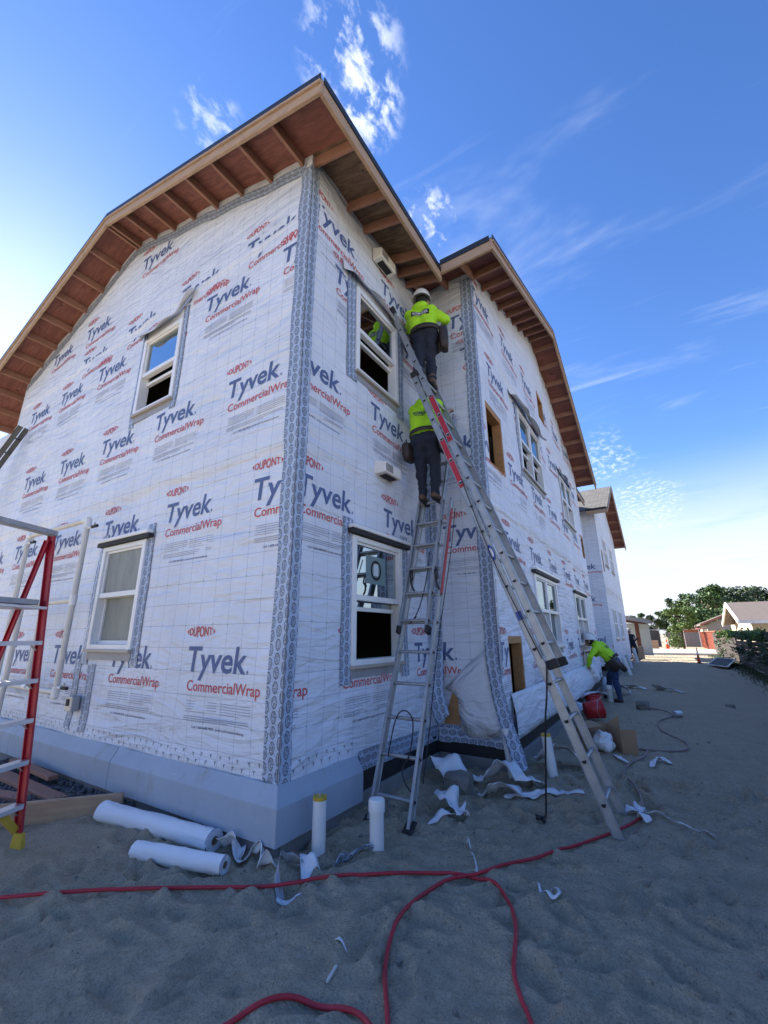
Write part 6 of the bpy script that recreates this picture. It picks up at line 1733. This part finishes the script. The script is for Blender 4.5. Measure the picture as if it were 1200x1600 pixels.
for _ in range(60): leaves(vine, (5.38 + random.uniform(-0.12, 0.2), random.uniform(17, 33), 1.42 + random.uniform(-0.12, 0.16)), (0.22, 0.3, 0.16), 26, 0.13)
tag(vine.build('climbing_vine', M['leaf_light']), 'light green vine growing over the top of the dark fence', 'vine')
ivy = MB()
for _ in range(38): leaves(ivy, (5.32 + random.uniform(-0.15, 0.1), random.uniform(11, 35), random.uniform(0.1, 1.35)), (0.20, 0.35, 0.25), 22, 0.13)
tag(ivy.build('hedge', M['leaf_dark']), 'dark straggling hedge growing in front of the plank fence', 'hedge')
gr = MB()
for _ in range(9000):
    y = random.uniform(9, 36); x = 5.38 - abs(random.gauss(0, 0.30))
    h = random.uniform(0.04, 0.13); a = random.uniform(0, 6.28); z = gz(x, y)
    d = Vector((math.cos(a), math.sin(a), 0)) * 0.012; l = Vector((random.uniform(-0.06, 0.06), random.uniform(-0.06, 0.06), h))
    p = Vector((x, y, z - 0.01)); gr.add([p - d, p + d, p + l], [(0, 1, 2)])
tag(gr.build('grass', M['grass']), 'rough grass along the foot of the dark fence', 'grass', kind='stuff')
# tarp frame on the sand
tp = thing('window_screen', 'framed dark screen lying on the sand near the dark fence', 'screen', (4.45, 23.4, 0.1))
q = [Vector((3.95, 23.2, 0.10)), Vector((4.5, 21.2, 0.12)), Vector((5.1, 24.2, 0.30)), Vector((4.55, 26.0, 0.28))]
MB().add(q, [(0, 1, 2, 3)]).build('mesh_panel', M['screen'], tp)
for a, b in zip(q, q[1:] + q[:1]): MB().bar(a + Zv * 0.01, b + Zv * 0.01, 0.05, 0.03).build('frame_bar', M['trim'], tp)
def cone(label, x, y, h, r):
    o = thing('traffic_cone', label, 'cone', (x, y, 0), 'orange traffic markers'); z = gz(x, y) if y < 36 else -0.01
    mb = MB(); mb.tube([(x, y, z + 0.04), (x, y, z + h)], r, 16, rads=[r, r * 0.22]); smooth_angle(mb.build('cone_body', M['orange'], o))
    mb = MB(); mb.box((x - r * 1.35, y - r * 1.35, z), (x + r * 1.35, y + r * 1.35, z + 0.045)); mb.build('base', M['rubber'] if h < 0.85 else M['orange'], o)
    mb = MB(); mb.tube([(x, y, z + h * 0.55), (x, y, z + h * 0.72)], r, 16, cap=False, rads=[r * 0.60, r * 0.47]); mb.build('reflective_band', M['white'], o, smooth=True)
cone('orange traffic cone beyond the pavement by the fence', 2.42, 50, 0.95, 0.22)
cone('red orange marker standing on the sand before the redwood fence', 3.74, 25.6, 0.78, 0.075)
bxs = thing('pallet_box', 'brown crate standing beyond the porch', 'crate', (1.9, 48.5, 0))
mb = MB(); mb.box((0.9, 48, 0.0), (1.75, 48.8, 0.85)); mb.build('crate_body', M['card'], bxs, bevel=0.02)
for z in (0.2, 0.5, 0.78):
    mb = MB(); mb.box((0.88, 47.96, z), (1.77, 47.998, z + 0.10)); mb.build('slat', M['fir'], bxs)
# cream house at the right
def house_far(name, label, x0, x1, y0, y1, wall_h, ridge, m, roofm, ov=0.5, along='y'):
    o = thing(name, label, 'house', ((x0 + x1) / 2, (y0 + y1) / 2, 0))
    return o
h1 = house_far('neighbour_house', 'cream clapboard house with white gable trim behind the dark fence', 7.7, 16, 38, 50, 2.4, 3.6, 'siding', 'roof_brown')
for k in range(17):
    z = k * 0.15
    mb = MB(); mb.hexa([(7.78 - 0.02, 38 - 0.02, z), (16, 38 - 0.02, z), (16, 38.2, z), (7.78 - 0.02, 38.2, z), (7.78, 38, z + 0.148), (16, 38, z + 0.148), (16, 38.2, z + 0.148), (7.78, 38.2, z + 0.148)]); mb.build('clapboard', M['siding'], h1)
mb = MB(); mb.box((7.8, 38.201, 0), (16, 50, 2.5)); mb.build('wall', M['siding'], h1)
mb = MB(); mb.add([(7.72, 38.0, 2.5), (7.72, 46.0, 2.5), (7.72, 42.0, 3.55)], [(0, 1, 2)]); mb.build('gable', M['siding'], h1)
mb = MB(); mb.hexa([(7.0, 36.9, 2.25), (16, 36.9, 2.25), (16, 42, 3.75), (7.0, 42, 3.75), (7.0, 36.9, 2.37), (16, 36.9, 2.37), (16, 42, 3.87), (7.0, 42, 3.87)]); mb.build('roof', M['roof_brown'], h1)
mb = MB(); mb.hexa([(7.0, 42.001, 3.75), (16, 42.001, 3.75), (16, 47.2, 2.2), (7.0, 47.2, 2.2), (7.0, 42.001, 3.87), (16, 42.001, 3.87), (16, 47.2, 2.32), (7.0, 47.2, 2.32)]); mb.build('roof', M['roof_brown'], h1)
mb = MB(); mb.hexa([(6.9, 36.85, 2.10), (6.998, 36.85, 2.10), (6.998, 42, 3.62), (6.9, 42, 3.62), (6.9, 36.85, 2.38), (6.998, 36.85, 2.38), (6.998, 42, 3.90), (6.9, 42, 3.90)]); mb.build('bargeboard', M['trim'], h1)
mb = MB(); mb.hexa([(6.9, 42.001, 3.62), (6.998, 42.001, 3.62), (6.998, 47.3, 2.05), (6.9, 47.3, 2.05), (6.9, 42.001, 3.90), (6.998, 42.001, 3.90), (6.998, 47.3, 2.33), (6.9, 47.3, 2.33)]); mb.build('bargeboard', M['trim'], h1)
mb = MB(); mb.box((7.0, 36.80, 2.13), (16, 36.898, 2.36)); mb.build('fascia_board', M['trim'], h1)
h2 = house_far('neighbour_house', 'beige stucco house with low roof behind the redwood fence', 6.5, 14, 60, 74, 2.4, 4, 'stucco', 'roof_brown')
mb = MB(); mb.box((6.6, 60, 0), (13.6, 73, 2.45)); mb.build('wall', M['stucco'], h2)
mb = MB(); mb.add([(6.6, 59.99, 2.45), (13.6, 59.99, 2.45), (10.1, 59.99, 3.95)], [(0, 1, 2)]); mb.build('gable', M['stucco'], h2)
mb = MB(); mb.hexa([(6.0, 59.5, 2.35), (10.1, 59.5, 4.1), (10.1, 73.5, 4.1), (6.0, 73.5, 2.35), (6.0, 59.5, 2.55), (10.1, 59.5, 4.3), (10.1, 73.5, 4.3), (6.0, 73.5, 2.55)]); mb.build('roof', M['roof_brown'], h2)
mb = MB(); mb.hexa([(10.101, 59.5, 4.1), (14.2, 59.5, 2.35), (14.2, 73.5, 2.35), (10.101, 73.5, 4.1), (10.101, 59.5, 4.3), (14.2, 59.5, 2.55), (14.2, 73.5, 2.55), (10.101, 73.5, 4.3)]); mb.build('roof', M['roof_brown'], h2)
mb = MB(); mb.hexa([(5.96, 59.42, 2.28), (10.1, 59.42, 4.05), (10.1, 59.498, 4.05), (5.96, 59.498, 2.28), (5.96, 59.42, 2.50), (10.1, 59.42, 4.27), (10.1, 59.498, 4.27), (5.96, 59.498, 2.50)]); mb.build('bargeboard', M['redwood'], h2)
for k in range(3):
    mb = MB(); y = 61 + k * 2.4; mb.box((6.55, y, 1.0), (6.598, y + 1.2, 2.1)); wn = mb.build('window', M['glass'], h2)
    mb = MB(); mb.box((6.53, y - 0.08, 0.92), (6.549, y + 1.28, 1.0)); mb.box((6.53, y - 0.08, 2.1), (6.549, y + 1.28, 2.18)); mb.build('window_frame', M['trim'], wn)
h3 = house_far('neighbour_house', 'small far house with red roof left of the beige house', 4, 7, 76, 80, 2, 3, 'siding', 'redwood')
mb = MB(); mb.box((3.6, 76, 0), (6.6, 79, 2.0)); mb.build('wall', M['redwood'], h3)
mb = MB(); mb.hexa([(3.4, 75.6, 2.0), (6.8, 75.6, 2.0), (6.8, 77.5, 2.7), (3.4, 77.5, 2.7), (3.4, 75.6, 2.12), (6.8, 75.6, 2.12), (6.8, 77.5, 2.82), (3.4, 77.5, 2.82)]); mb.build('roof', M['redwood'], h3)

# grit and chips strewn over the sand, too small to count
pb = MB()
for _ in range(800):
    x = random.gauss(1.3, 1.6); y = random.uniform(-1.4, 7.0)
    if x < 0.15 and y > -0.15: continue
    s_ = random.uniform(0.0025, 0.008) * (1 if random.random() < 0.93 else 2.0)
    k = np.array([random.uniform(0.7, 1.5) * s_ for _ in range(3)])
    pb.add(tv * k + np.array([x, y, gz(x, y) + s_ * 0.3]), tf)
tag(pb.build('pebbles', M['stone']), 'fine grit and pebbles scattered over the sand', 'pebbles', kind='stuff')
